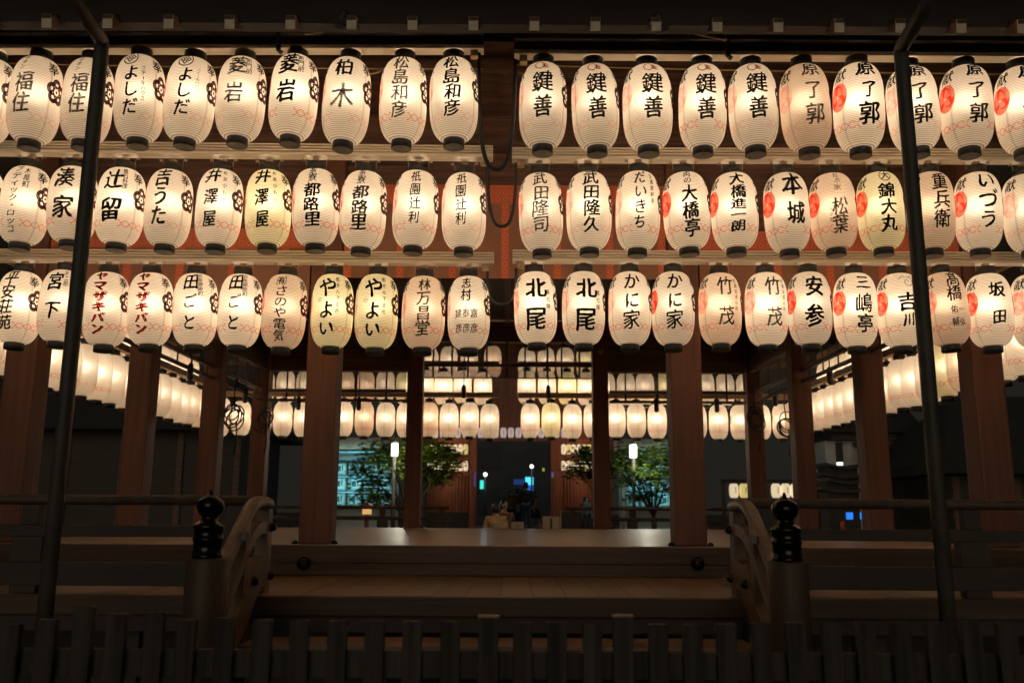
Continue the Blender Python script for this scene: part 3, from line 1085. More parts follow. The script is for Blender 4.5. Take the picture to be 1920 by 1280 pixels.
for Y, l, r, dk, nm in ((ROWY[0], (-120, 97, 907, 97), (964, 107, 2040, 113), True, 'top'),
                        (ROWY[1], (-120, 288, 924, 299), (960, 302, 2040, 305), False, 'middle'),
                        (ROWY[2], (-120, 489, 926, 497), (961, 492, 2040, 497), False, 'bottom')):
    rail(at(l[0], l[1], Y), at(l[2], l[3], Y), dk, 'ribbed cream rail carrying the %s row of lanterns left of the gap' % nm)
    rail(at(r[0], r[1], Y), at(r[2], r[3], Y), dk, 'ribbed cream rail carrying the %s row of lanterns right of the gap' % nm)

# ------------------------------------------------------------------ lanterns along the sides and the far front of the hall
GS_ = 'paper lanterns round the far sides of the hall'
Z3 = at(1004, 579, ROWY[2]).z
Z2 = at(1014, 393, ROWY[1]).z
Z1 = at(1018, 200, ROWY[0]).z
BIG = [([(t_, 0, .1, .8, .15, .02)], 'k', 'lettering') for t_ in ('寿', '松')]
yfar = 17.05 + 0.73


def farl(x, y, z, lab, rz, pw=1.0, paper=None):
    p = paper or rnd.choice('wwwwwwwwwya')
    lantern((x, y, z + rnd.uniform(-.02, .02)), p, [], 'k', 3.2 * pw * rnd.uniform(.85, 1.2), lab, GS_, rz + R(rnd.uniform(-6, 6)),
            rnd.choice(['full', 'full', 'weak']), rnd.choice(['rib', 'rib', 'ribf']), far=True)


for sx, nm in ((-1, 'left'), (1, 'right')):
    k = 0
    y = 8.95
    while y < 17.6:
        k += 1
        farl(sx * 5.57, y, Z3, 'lit lantern in the %s side row, %s from the front corner' % (nm, ORD[k]), sx * math.pi / 2)
        y += 0.435
    k = 0
    y = 12.6
    while y < 17.2:
        k += 1
        farl(sx * 6.14, y, Z2, 'lantern seen through the %s side blinds, %s from the front, upper row' % (nm, ORD[k]), sx * math.pi / 2)
        y += 0.48


def fx(px, Y, Z):
    """X at depth Y, height Z seen at column px"""
    rel = (Y * math.cos(R(PITCH)) + (Z - CAM.z) * math.sin(R(PITCH)))
    return CAM.x + (px - 960) / FPX * rel


rowf3 = [414, 453, 492, 531, 570, 608, 645, 684, 724, 762, 805, 843, 881, 919, 995, 1034, 1074, 1113, 1156, 1194, 1233, 1271, 1308, 1348, 1388, 1428, 1467, 1506]
rowf2 = [498, 536, 573, 610, 648, 686, 723, 760, 797, 832, 868, 928 - 22, 988, 1026, 1064, 1100, 1137, 1174, 1210, 1248, 1285, 1323, 1360, 1398]
rowf1 = [806, 842, 880, 924, 988, 1024, 1060, 1097]
for rowp, z, yy, nm in ((rowf3, Z3, yfar, 'lowest'), (rowf2, Z2, yfar + .57, 'middle'), (rowf1, Z1, yfar + 1.2, 'top')):
    li = [q for q in rowp if q < 957]
    for i, px in enumerate(rowp):
        left = px < 957
        k = len(li) - i if left else i - len(li) + 1
        farl(fx(px, yy, z), yy, z, 'lantern at the far end of the hall, %s %s of the gap, %s row' % (ORD[k], 'left' if left else 'right', nm), math.pi, 1.15)

# rails that carry them
def plainrail(a, b, lab):
    a, b = Vector(a), Vector(b)
    root = empty('lantern_rail', (a + b) / 2, lab, 'lantern rail', 'rails round the far sides of the hall')
    MB().bar(a - (a + b) / 2, b - (a + b) / 2, 0.10, 0.10).build('channel', M['tan'], root)


for z, off, nm in ((Z3, .73, 'lowest'), (Z2, 1.30, 'middle'), (Z1, 1.93, 'top')):
    zr = z + LH / 2 + 0.17
    Yf = 17.05 + off
    for x0, x1, sd in ((-6.0, fx(936, Yf, zr), 'left'), (fx(972, Yf, zr), 6.0, 'right')):
        plainrail((x0, Yf, zr), (x1, Yf, zr), 'brown rail over the %s far lanterns %s of the gap' % (nm, sd))
    if nm != 'top':
        for sx, sd in ((-1, 'left'), (1, 'right')):
            plainrail((sx * (4.84 + off), 8.7, zr), (sx * (4.84 + off), 17.3, zr), 'brown rail over the %s lanterns along the %s side' % (nm, sd))

# ------------------------------------------------------------------ bamboo blinds with brocade borders
def blind_mat(name, col, alpha):
    m = bpy.data.materials.new(name)
    m.use_nodes = True
    nt = m.node_tree
    p = nt.nodes['Principled BSDF']
    p.inputs['Roughness'].default_value = 0.7
    tc = nt.nodes.new('ShaderNodeTexCoord')
    wv = nt.nodes.new('ShaderNodeTexWave'); wv.bands_direction = 'Z'
    wv.inputs['Scale'].default_value = 32; wv.inputs['Distortion'].default_value = 0.4
    nt.links.new(tc.outputs['Object'], wv.inputs[0])
    rp = nt.nodes.new('ShaderNodeValToRGB')
    rp.color_ramp.elements[0].color = (*[c * 0.55 for c in col], 1)
    rp.color_ramp.elements[1].color = (*col, 1)
    nt.links.new(wv.outputs[0], rp.inputs[0])
    nt.links.new(rp.outputs[0], p.inputs['Base Color'])
    if alpha < 1:
        p.inputs['Alpha'].default_value = alpha
    return m


def brocade_mat():
    m = bpy.data.materials.new('red_brocade')
    m.use_nodes = True
    nt = m.node_tree
    p = nt.nodes['Principled BSDF']
    p.inputs['Roughness'].default_value = 0.75
    tc = nt.nodes.new('ShaderNodeTexCoord')
    sep = nt.nodes.new('ShaderNodeSeparateXYZ')
    nt.links.new(tc.outputs['Object'], sep.inputs[0])
    ms = []
    for i, s_ in ((0, 84.0), (2, 84.0)):
        q = nt.nodes.new('ShaderNodeMath'); q.operation = 'MULTIPLY'; q.inputs[1].default_value = s_
        nt.links.new(sep.outputs[i], q.inputs[0])
        c = nt.nodes.new('ShaderNodeMath'); c.operation = 'COSINE'
        nt.links.new(q.outputs[0], c.inputs[0]); ms.append(c)
    a = nt.nodes.new('ShaderNodeMath'); a.operation = 'ADD'
    nt.links.new(ms[0].outputs[0], a.inputs[0]); nt.links.new(ms[1].outputs[0], a.inputs[1])
    rp = nt.nodes.new('ShaderNodeValToRGB')
    rp.color_ramp.interpolation = 'CONSTANT'
    e = rp.color_ramp.elements
    e[0].position = 0.0; e[0].color = (0.60, 0.13, 0.06, 1)
    e[1].position = 0.62; e[1].color = (0.66, 0.24, 0.11, 1)
    x = e.new(0.80); x.color = (0.55, 0.11, 0.055, 1)
    ad = nt.nodes.new('ShaderNodeMapRange'); ad.inputs[1].default_value = -2; ad.inputs[2].default_value = 2
    nt.links.new(a.outputs[0], ad.inputs[0])
    nt.links.new(ad.outputs[0], rp.inputs[0])
    nt.links.new(rp.outputs[0], p.inputs['Base Color'])
    return m


M['blind'] = blind_mat('bamboo_blind', (0.36, 0.165, 0.10), 1.0)
M['sheer'] = blind_mat('sheer_bamboo_blind', (0.20, 0.12, 0.07), 0.42)
M['brocade'] = brocade_mat()
GB = 'bamboo blinds hung between the pillars'


def blind(x0, x1, y, z0, z1, nb, lab, band=0.14, sheer=False, axis='x', bar=True, weights=(0.5,), mid=0):
    root = empty('bamboo_blind', ((x0 + x1) / 2, y, z1) if axis == 'x' else (y, (x0 + x1) / 2, z1), lab, 'blind', GB)
    if axis == 'y':
        root.rotation_euler = (0, 0, R(90))
    w = (x1 - x0) / 2
    hh = z1 - z0
    MB().box(-w, w, -0.004, 0.004, -hh, -0.001).build('slats', M['sheer' if sheer else 'blind'], root)
    if not sheer:
        MB().box(-w, w, -0.0085, -0.0045, -band, 0).build('brocade_band', M['brocade'], root)
        for k in range(nb):
            x = (k - (nb - 1) / 2) * 0.52
            MB().box(x - 0.038, x + 0.038, -0.0085, -0.0045, -hh, -band - 0.001).build('brocade_strip', M['brocade'], root)
    if mid:
        MB().box(-w, w, -0.03, -0.0065, -mid - 0.03, -mid + 0.03, 0.005).build('middle_bar', M['beam'], root)
        MB().box(-w, w, -0.022, 0.015, -hh - 0.022, -hh - 0.001, 0.004).build('bottom_bar', M['beam'], root)
        bar = False
    if bar:
        MB().box(-w, w, -0.035, 0.03, -hh - 0.06, -hh - 0.001, 0.006).build('bottom_bar', M['beam'], root)
    if sheer:
        for k in range(nb):
            x = -w + (k + 0.5) * 2 * w / nb + random.uniform(-.06, .06)
            MB().box(x - 0.016, x + 0.016, -0.02, -0.006, -hh - (0.19 if not mid else 0.0), -0.001).build('binding_strip', M['dark'], root)
        if not mid: MB().box(-w, w, -0.03, 0.02, -hh - 0.24, -hh - 0.19, 0.005).build('bottom_bar', M['beam'], root)
    for f in weights:
        x = -w + 2 * w * f
        o = MB().tube([(x, -0.05, -0.02), (x, -0.05, -hh - 0.2)], 0.008, 6).build('pull_cord', M['dark'], root)
        MB().lathe([(0.02, 0.0), (0.042, -0.03), (0.046, -0.22), (0.036, -0.25), (0.02, -0.26)], (x, -0.05, -hh - 0.15), 10).build('cord_weight', M['cap'], o)
    return root


blind(-1.60, 1.60, PY[0] + 0.03, 3.86, 4.83, 7, 'reddish bamboo blind with brocade strips over the middle front opening', 0.20, bar=False, weights=())
for sx, nm in ((-1, 'left'), (1, 'right')):
    a, b = sorted((sx * 1.93, sx * 4.52))
    blind(a, b, PY[0] + 0.03, 3.50, 4.36, 5, 'reddish bamboo blind with brocade band over the %s front opening' % nm, 0.20, bar=False, weights=())
    blind(a + .0, b, PY[3] + 0.02, 3.86, 4.215, 4, 'sheer bamboo blind under the far lintel in the %s bay' % nm, sheer=True, weights=(0.22, 0.66) if sx < 0 else (0.34, 0.78))
    for j in range(3):
        blind(PY[j] + PW + 0.01, PY[j + 1] - 0.01, sx * 4.69, 3.86, 4.215, 4,
              'sheer bamboo blind along the %s side, %s bay from the front' % (nm, ORD[j + 1]), sheer=True, axis='y', weights=(0.55,))
blind(-1.60, 1.60, PY[3] + 0.02, 4.10, 4.79, 9, 'sheer bamboo blind with dark binding strips in the far middle opening', sheer=True, weights=(0.24, 0.74), mid=0.46)

# ------------------------------------------------------------------ railings of the veranda
def straight_rail(x0, x1, y, label, face=1):
    root = empty('veranda_railing', ((x0 + x1) / 2, y, ZV), label, 'railing', 'veranda railings')
    w = (x1 - x0) / 2
    MB().tube([(-w, 0, 0.657), (0, 0, 0.654), (w, 0, 0.657)], 0.037, 14).build('top_rail', M['newel'], root)
    MB().box(-w, w, -0.045, 0.045, 0.395, 0.475, 0.006).build('middle_rail', M['dark'], root)
    MB().box(-w, w, -0.06, 0.06, 0.055, 0.215, 0.006).build('base_rail', M['dark'], root)
    n = max(2, int((x1 - x0) / 1.25) + 1)
    for i in range(n):
        x = -w + 0.15 + (2 * w - 0.30) * i / (n - 1)
        MB().box(x - 0.11, x + 0.11, -0.05, 0.05, 0.216, 0.394, 0.006).build('strut', M['dark'], root)
        MB().box(x - 0.06, x + 0.06, -0.04, 0.04, 0.476, 0.618, 0.006).build('strut', M['dark'], root)
        MB().box(x - 0.09, x + 0.09, -0.05, 0.05, 0.004, 0.054).build('foot_block', M['dark'], root)
    return root


RY = 6.58
straight_rail(-6.5, at(484, 935, RY).x, RY, 'dark wooden veranda railing left of the front stairs')
straight_rail(at(1398, 935, RY).x, 6.5, RY, 'dark wooden veranda railing right of the front stairs')
for x0, x1, nm in ((-6.4, -1.2, 'left'), (1.2, 6.4, 'right')):
    straight_rail(x0, x1, 18.7, 'wooden veranda railing at the far end, %s of its middle gap' % nm)


def stair_rail(sx, nm):
    X = sx * 1.735
    root = empty('stair_railing', (X, 5.9, 0), 'curved wooden stair handrail with bronze fittings at the %s newel post' % nm, 'handrail', 'curved handrails of the front stairs')

    def sweep(pts, w, hgt, name, m, round_=False):
        # smooth Catmull-Rom through (y, z)
        P_ = [pts[0]] + pts + [pts[-1]]
        cur = []
        for i in range(1, len(P_) - 2):
            for s_ in range(6):
                u = s_ / 6
                c = []
                for d in range(2):
                    p0, p1, p2, p3 = P_[i - 1][d], P_[i][d], P_[i + 1][d], P_[i + 2][d]
                    c.append(0.5 * (2 * p1 + (p2 - p0) * u + (2 * p0 - 5 * p1 + 4 * p2 - p3) * u * u + (3 * p1 - p0 - 3 * p2 + p3) * u ** 3))
                cur.append(c)
        cur.append(list(pts[-1]))
        if round_:
            return MB().tube([(0, y - 5.9, z) for y, z in cur], w, 14).build(name, m, root)
        vs, fs = [], []
        for i, (y, z) in enumerate(cur):
            a, b = cur[max(0, i - 1)], cur[min(len(cur) - 1, i + 1)]
            dy, dz = b[0] - a[0], b[1] - a[1]
            l = math.hypot(dy, dz) or 1
            ny, nz = dz / l, -dy / l
            if nz < 0 and i == 0: pass
            for sxx in (-w / 2, w / 2):
                for q in (-hgt / 2, hgt / 2):
                    vs.append((sxx, y - 5.9 + ny * q, z + nz * q))
        for i in range(len(cur) - 1):
            o = i * 4
            fs += [(o, o + 1, o + 5, o + 4), (o + 2, o + 6, o + 7, o + 3), (o, o + 4, o + 6, o + 2), (o + 1, o + 3, o + 7, o + 5)]
        fs += [(0, 2, 3, 1), tuple(len(vs) - 4 + j for j in (0, 1, 3, 2))]
        return MB().add(vs, fs).build(name, m, root)
    hr = sweep([(6.74, 1.640), (6.52, 1.652), (6.30, 1.618), (6.05, 1.46), (5.75, 1.24), (5.42, 1.00)], 0.048, 0, 'handrail', M['paley'], True)
    MB().box(-0.058 if sx > 0 else 0.046, -0.046 if sx > 0 else 0.058, 5.92 - 5.9 - .0, 6.08 - 5.9, 1.40, 1.45).build('bronze_plate', M['bronze'], hr)
    sweep([(6.70, 1.475), (6.45, 1.47), (6.25, 1.40), (6.0, 1.20), (5.70, 0.95), (5.40, 0.70)], 0.085, 0.085, 'middle_rail', M['paley'])
    sweep([(6.70, 1.17), (6.45, 1.15), (6.2, 0.98), (5.9, 0.74), (5.60, 0.50), (5.36, 0.30)], 0.10, 0.20, 'base_rail', M['paley'])
    MB().box(-0.045, 0.045, 6.60 - 5.9, 6.72 - 5.9, ZV + 0.004, 1.605, 0.006).build('end_post', M['paley'], root)
    MB().box(-0.04, 0.04, 6.10 - 5.9, 6.19 - 5.9, 0.95, 1.51, 0.006).build('baluster', M['paley'], root)
    MB().box(-0.04, 0.04, 5.72 - 5.9, 5.80 - 5.9, 0.62, 1.24, 0.006).build('baluster', M['paley'], root)
    for y, z in ((6.68, 1.475), (6.68, 1.13), (6.28, 1.12)):
        b = MB().lathe([(0.030, 0), (0.032, 0.012), (0.022, 0.034), (0.008, 0.040)], n=14)
        o = b.build('bronze_stud', M['bronze'], root)
        o.rotation_euler = (0, R(-90 * sx), 0)
        o.location = (-sx * 0.046, y - 5.9, z)
    # newel post with onion-shaped bronze cap
    p = at(391 if sx < 0 else 1474, 1000, 5.25)
    nw = empty('newel_post', (p.x, 5.25, 0), 'round newel post with black onion-shaped bronze cap, %s of the stairs' % nm, 'newel post', 'newel posts of the front stairs')
    zt_ = at(391, 1037, 5.25).z - 0.025
    MB().lathe([(0.112, 0.004), (0.112, zt_ - 0.012), (0.106, zt_)], n=28).build('shaft', M['newel'], nw)
    gp = [(0.0815, 0.001), (0.086, 0.004), (0.086, 0.018), (0.081, 0.022), (0.081, 0.095), (0.086, 0.099), (0.086, 0.112), (0.081, 0.116),
          (0.081, 0.165), (0.086, 0.168), (0.086, 0.180), (0.078, 0.190), (0.058, 0.205), (0.044, 0.222), (0.044, 0.234), (0.060, 0.248), (0.074, 0.272),
          (0.0775, 0.296), (0.073, 0.318), (0.056, 0.338), (0.030, 0.352), (0.014, 0.362), (0.010, 0.378), (0.004, 0.390)]
    MB().lathe(gp, (0, 0, zt_), 28).build('onion_cap', M['bronze'], nw)


stair_rail(-1, 'left')
stair_rail(1, 'right')

# ------------------------------------------------------------------ steel canopy poles in front
for sx, nm, base, top, out in ((-1, 'left', (98, 1010), (192, 78), (120, -30)), (1, 'right', (1766, 1010), (1688, 92), (1760, -30))):
    Y = 5.4
    a, b = at(base[0], base[1], Y), at(top[0], top[1], Y)
    c = at(out[0], out[1], 4.75)
    b.x = a.x = (a.x + b.x) / 2
    a.z = 0.004
    root = empty('canopy_pole', (a.x, Y, 0), 'dark steel canopy pole bent outward at its top, %s side in front of lanterns' % nm, 'pole', 'steel canopy poles')
    d1, d2 = (b - a).normalized(), (c - b).normalized()
    pts = [a, a + (b - a) * 0.5] + [b - d1 * 0.05] + [b - d1 * 0.018 + d2 * 0.002, b + d2 * 0.018 - d1 * 0.002] + [b + d2 * 0.05] + [c]
    MB().tube([q - Vector((a.x, Y, 0)) for q in pts], 0.046, 18).build('bent_tube', M['iron'], root)
    MB().lathe([(0.075, 0.001), (0.075, 0.05), (0.046, 0.09)], (0, 0, 0), 16).build('foot_plate', M['iron'], root)

# ------------------------------------------------------------------ picket fence in front
fence = empty('picket_fence', (0, 3.5, 0), 'low dark wooden picket fence across the front of the court', 'fence')
FY = 3.5
xs = [(24, 1168, 0), (92, 1160, 0), (161, 1136, 0), (222, 1150, 0), (293, 1146, 0), (352, 1160, 0), (424, 1158, 0), (494, 1160, 0), (564, 1161, 0), (634, 1162, 0), (704, 1163, 0), (774, 1163, 0), (845, 1164, 0),
      (916, 1156, 1), (980, 1165, 0), (1044, 1165, 0), (1110, 1166, 0), (1167, 1155, 1), (1233, 1169, 0), (1297, 1169, 0), (1360, 1168, 0),
      (1425, 1167, 0), (1490, 1166, 0), (1556, 1166, 0), (1620, 1165, 0), (1686, 1165, 0), (1752, 1165, 0), (1818, 1165, 0), (1884, 1165, 0), (1950, 1165, 0)]
for px, py, cap in xs:
    p = at(px, py, FY)
    w = 0.036 if not cap else 0.037
    zt_ = p.z
    pk = MB().box(p.x - w, p.x + w, -0.018, 0.018, 0.004, zt_, 0.004).build('fence_post' if cap else 'picket', M['fence'], fence)
    if cap:
        MB().box(p.x - w - 0.003, p.x + w + 0.003, -0.022, 0.022, zt_ + 0.0005, zt_ + 0.007, 0.002).build('metal_cap', M['tan'], pk)
zr = at(960, 1222, FY).z
MB().box(-2.6, 2.6, 0.0185, 0.055, zr - 0.10, zr, 0.004).build('cross_rail', M['fence'], fence)
MB().box(-2.6, 2.6, 0.0185, 0.055, 0.25, 0.33, 0.004).build('cross_rail', M['fence'], fence)

# ------------------------------------------------------------------ cables, bamboo rods, floodlights, coiled ropes
def hang(px0, py0, px1, py1, low, Y0, Y1, r, lab, name='hanging_cable', m='rubber', ncoil=0):
    a, b = at(px0, py0, Y0), at(px1, py1, Y1)
    c = at((px0 + px1) / 2, low, (Y0 + Y1) / 2)
    root_pts = []
    for k in range(25):
        u = k / 24
        x = a.x + (b.x - a.x) * (0.5 - 0.5 * math.cos(math.pi * u))
        y = a.y + (b.y - a.y) * u
        base = a.z + (b.z - a.z) * u
        f = 1 - abs(2 * u - 1) ** 2.6
        root_pts.append((x, y, base + (c.z - (a.z + b.z) / 2) * f))
    o = MB().tube(root_pts, r, 8).build(name, M[m])
    return tag(o, lab, 'cable', 'black cables looped across the centre gap')


hang(898, 100, 966, 112, 318, 6.60, 6.62, 0.017, 'thick black ribbed cable looping lowest from the top rails across the centre gap')
hang(914, 300, 968, 306, 424, 7.22, 7.24, 0.015, 'black cable looping from the middle rails across the centre gap')
hang(914, 503, 968, 503, 570, 7.79, 7.80, 0.012, 'thin dark cable looping from the bottom rails across the centre gap')


def rod(a, b, r, lab, name='bamboo_rod', m='ochre', cat='rod'):
    a, b = at(*a), at(*b)
    n = 9
    pts = [a.lerp(b, k / n) + Vector((0, 0, -0.012 * math.sin(math.pi * k / n))) for k in range(n + 1)]
    return tag(MB().tube(pts, r, 8).build(name, M[m]), lab, cat)


rod((-40, 118, 6.85), (905, 130, 6.85), 0.007, 'thin bamboo rod running behind the left top row lanterns')
rod((968, 122, 6.85), (1960, 140, 6.85), 0.007, 'thin bamboo rod running behind the right top row lanterns')
rod((571, 64, 6.2), (655, 45, 6.0), 0.010, 'short slanting bamboo stick under the eaves on the left')
rod((1262, 49, 6.0), (1362, 75, 6.2), 0.010, 'short slanting bamboo stick under the eaves on the right')
rod((690, 140, 6.8), (722, 128, 6.8), 0.007, 'short bamboo stub between two lanterns in the top row')
for px, nm, y0 in ((520, 'left', 94), (1362, 'right', 104)):
    a, b = at(px, 20, 6.45), at(px + 2, y0, 6.45)
    c = at(px + 9, y0 + 6, 6.47)
    tag(MB().tube([a, b, c], 0.020, 8).build('power_cable', M['rubber']), 'black power cable dropping from the eaves to the %s top rail' % nm, 'cable', 'power cables under the eaves')
for px, py, nm, s_ in ((640, 42, 'left', 1), (1238, 48, 'right', -1)):
    p = at(px, py, 6.0)
    root = empty('floodlight', p, 'dark unlit floodlight under the %s eaves beside a slanting stick' % nm, 'floodlight', 'unlit floodlights under the eaves')
    MB().lathe([(0.018, 0.09), (0.030, 0.085), (0.036, 0.02), (0.052, -0.02), (0.055, -0.04)], n=14).build('lamp_body', M['iron'], root).rotation_euler = (R(35), R(25 * s_), 0)
    MB().tube([(-0.05, 0, -0.02), (-0.06, 0.02, 0.06), (0, 0.04, 0.13), (0.06, 0.02, 0.06), (0.05, 0, -0.02)], 0.006, 6).build('yoke', M['iron'], root)

for px, py, Y, nm in ((437, 778, 14.2, 'left side rear pillar'), (494, 786, 16.6, 'far left corner pillar'), (1472, 792, 16.6, 'right corner pillar'), (1416, 784, 16.7, 'far right corner pillar')):
    p = at(px, py, Y)
    mb = MB()
    for k in range(5):
        rr = random.uniform(0.09, 0.15)
        c = Vector((random.uniform(-.05, .05), random.uniform(-.04, .04), random.uniform(-.12, .06)))
        pts = []
        tl = random.uniform(-.5, .5)
        for j in range(17):
            a = 2 * math.pi * j / 16
            pts.append(c + Vector((rr * math.cos(a), 0.05 * math.sin(a + tl), rr * 1.25 * math.sin(a))))
        mb.tube(pts, 0.012, 6, caps=False)
    mb.tube([(0.02, 0, 0.10), (0.0, 0.0, 0.35), (0.03, 0.02, 0.6)], 0.012, 6)
    mb.tube([(0.06, 0, -0.1), (0.08, 0.0, -0.4), (0.05, 0.02, -0.62)], 0.012, 6)
    o = mb.build('coiled_cord', M['rubber'], None, p)
    tag(o, 'dark coil of cord hanging by the %s' % nm, 'cord coil', 'coiled cords on the rear pillars')

# ------------------------------------------------------------------ boxes on the far edge of the stage
for px, w_, hpx, nm, lab in ((937, 24, 978, 'offering_box', 'small plain card box left of the middle on the far stage edge'),
                             (970, 24, 978, 'offering_box', 'small pale box with a red mark at the far stage edge'),
                             (1033, 31, 968, 'notice_stand', 'pale notice card with a dark central stripe at the far stage edge')):
    Y = 16.6
    a, b = at(px - w_ / 2, 992, Y), at(px + w_ / 2, hpx, Y)
    root = empty(nm, ((a.x + b.x) / 2, Y, ZF + 0.002), lab, 'notice' if 'notice' in nm else 'box')
    ww, hh = (b.x - a.x) / 2, b.z - ZF
    MB().box(-ww, ww, -0.05, 0.12, 0, hh, 0.005).build('board' if 'notice' in nm else 'box_body', M['foil'], root)
    if 'notice' in nm:
        MB().box(-0.02, 0.02, -0.053, -0.0505, 0.0, hh * 0.85).build('dark_stripe', M['cap'], root)
        MB().tube([(ww + 0.03, 0, 0), (ww + 0.03, 0, hh + 0.12)], 0.013, 8).build('side_stake', M['foil'], root)
    elif px > 950:
        q = MB().lathe([(0.028, 0), (0.028, 0.003), (0.016, 0.003), (0.016, 0.0)], n=16, cap=False).build('red_mark', M['red'], root)
        q.rotation_euler = (R(90), 0, 0); q.location = (0, -0.0505, hh * 0.35)

# ------------------------------------------------------------------ far background: gate, maples, lamps, barrel racks, roofs, people
def emat(name, col, strength):
    m = bpy.data.materials.new(name)
    m.use_nodes = True
    nt = m.node_tree
    p = nt.nodes['Principled BSDF']
    p.inputs['Base Color'].default_value = (*[c * 0.6 for c in col], 1)
    p.inputs['Roughness'].default_value = 0.6
    p.inputs['Emission Color'].default_value = (*col, 1)
    p.inputs['Emission Strength'].default_value = strength
    return m


GY = 34.0
gate = empty('shrine_gate', (at(965, 960, GY).x, GY, 0.79), 'vermilion shrine gate with latticed side bays, far behind the stage', 'gate')
gx = gate.location.x
zb = 0.785


def gpart(px0, px1, py0, py1, y0, y1, name, m, zlow=False):
    a, b = at(px0, py1, GY), at(px1, py0, GY)
    return MB().box(a.x - gx, b.x - gx, y0, y1, (zb if zlow else a.z) - 0.79, b.z - 0.79).build(name, m, gate)


for px0, px1 in ((879, 897), (1033, 1051), (786, 800), (1128, 1142)):
    gpart(px0, px1, 640, 990, -0.15, 0.15, 'gate_post', M['red'], True)
gpart(800, 879, 640, 822, -0.06, 0.06, 'upper_wall', M['redwood'])
gpart(1051, 1128, 640, 822, -0.06, 0.06, 'upper_wall', M['redwood'])
gpart(897, 1033, 640, 826, -0.06, 0.10, 'gate_lintel', M['redwood'])
for s0, s1 in ((800, 879), (1051, 1128)):
    gpart(s0, s1, 822, 829, -0.12, 0.10, 'rack_beam', M['red'])
    gpart(s0, s1, 854, 860, -0.12, 0.10, 'rack_beam', M['red'])
    gpart(s0, s1, 886, 891, -0.12, 0.10, 'rack_beam', M['red'])
    gpart(s0, s1, 829, 886, 0.06, 0.10, 'rack_back', M['redwood'])
    gpart(s0, s1, 891, 962, 0.03, 0.08, 'lattice_board', M['redwood'])
    gpart(s0, s1, 960, 990, -0.14, 0.12, 'gate_base', M['dark'], True)
    n = 13
    lt = MB()
    for k in range(n):
        px = s0 + (s1 - s0) * (k + 0.5) / n
        a, b = at(px - 1.4, 960, GY), at(px + 1.4, 891, GY)
        lt.box(a.x - gx, b.x - gx, -0.05, 0.028, a.z - 0.79, b.z - 0.79)
    lt.build('lattice', M['red'], gate)
for px in (840, 1090):
    for py in (842, 896):
        p_ = at(px, py, GY)
        l_ = bpy.data.lights.new('rack_light', 'POINT'); l_.energy = 6; l_.color = (1, .72, .42); l_.shadow_soft_size = .25
        o_ = bpy.data.objects.new('rack_light', l_); COL.objects.link(o_); o_.parent = gate; o_.location = (p_.x - gx, -0.9, p_.z - 0.79)
rfm = MB()
z0 = at(960, 640, GY).z - 0.79
rfm.add([(-6, -2.2, z0), (6, -2.2, z0), (6, 2.2, z0), (-6, 2.2, z0), (-6, -2.2, z0 + .25), (6, -2.2, z0 + .25), (6, 2.2, z0 + .25), (-6, 2.2, z0 + .25), (-4, 0, z0 + 2), (4, 0, z0 + 2)],
        [(3, 2, 1, 0), (0, 1, 5, 4), (1, 2, 6, 5), (2, 3, 7, 6), (3, 0, 4, 7), (4, 5, 9, 8), (5, 6, 9), (6, 7, 8, 9), (7, 4, 8)])
rfm.build('tiled_roof', M['tile'], gate)

E_W = [emat('far_paper_glow', (1.0, 0.80, 0.52), 0.58), emat('far_paper_glow_yellow', (1.0, 0.78, 0.30), 0.45), emat('far_paper_glow_grey', (0.80, 0.80, 0.78), 0.32), emat('far_paper_glow_pink', (1.0, 0.80, 0.72), 0.30)]
FLP = [(0.27, -0.5), (0.40, -0.45), (0.48, -0.30), (0.5, 0.0), (0.48, 0.30), (0.40, 0.45), (0.27, 0.5)]
FAR_CACHE = {}


def small_lantern(px, py0, py1, wpx, Y, mi, lab, group, mark=None):
    a, b = at(px - wpx / 2, py1, Y), at(px + wpx / 2, py0, Y)
    w, hh = b.x - a.x, b.z - a.z
    root = empty('small_lantern', ((a.x + b.x) / 2, Y, (a.z + b.z) / 2), lab, 'paper lantern', group)
    key = (round(w, 2), round(hh, 2), mi)
    if key not in FAR_CACHE:
        FAR_CACHE[key] = (MB().lathe([(r * w, z * hh * 0.86) for r, z in FLP], n=14).mesh('paper_shell', E_W[mi]),
                          MB().lathe([(0.28 * w, 0.43 * hh), (0.28 * w, 0.50 * hh)], n=10).mesh('top_ring', M['cap']),
                          MB().lathe([(0.28 * w, -0.50 * hh), (0.28 * w, -0.43 * hh)], n=10).mesh('bottom_ring', M['cap']),
                          MB().add([(w * .05, -w * 0.515, hh * .24), (w * .12, -w * 0.515, hh * .20), (w * .10, -w * 0.515, -hh * .2), (w * .04, -w * 0.515, -hh * .12)], [(0, 1, 2, 3)]).mesh('brush_mark', M['cap']))
    for me in FAR_CACHE[key]:
        link(me.name.split('.')[0], me, root)
    return root


for sd, s0, s1 in (('left', 801, 878), ('right', 1052, 1128)):
    for row, (y0, y1) in enumerate(((831, 853), (862, 884))):
        n = 8
        for k in range(n):
            px = s0 + (s1 - s0) * (k + 0.5) / n
            small_lantern(px, y0, y1, 9.2, GY - 0.08, 0 if random.random() < .7 else 1,
                          'tiny lantern racked on the %s of the gate, %s from its left, %s row' % (sd, ORD[k + 1], ('upper', 'lower')[row]), 'tiny lanterns racked on the gate')
for k in range(19):
    px = 816 + k * 14.2
    small_lantern(px, 800, 822, 11.5, 33.2, 3, 'tiny pale lantern in the line above the gate, %s from its left end' % ORD[k + 1], 'tiny pale lanterns above the gate')

# street lamps and maples
def lamp_glow(loc, energy, col, parent, soft=0.1):
    l_ = bpy.data.lights.new('lamp_light', 'POINT')
    l_.energy = energy; l_.color = col; l_.shadow_soft_size = soft
    o = bpy.data.objects.new('lamp_light', l_)
    COL.objects.link(o); o.parent = parent; o.location = loc
    return o


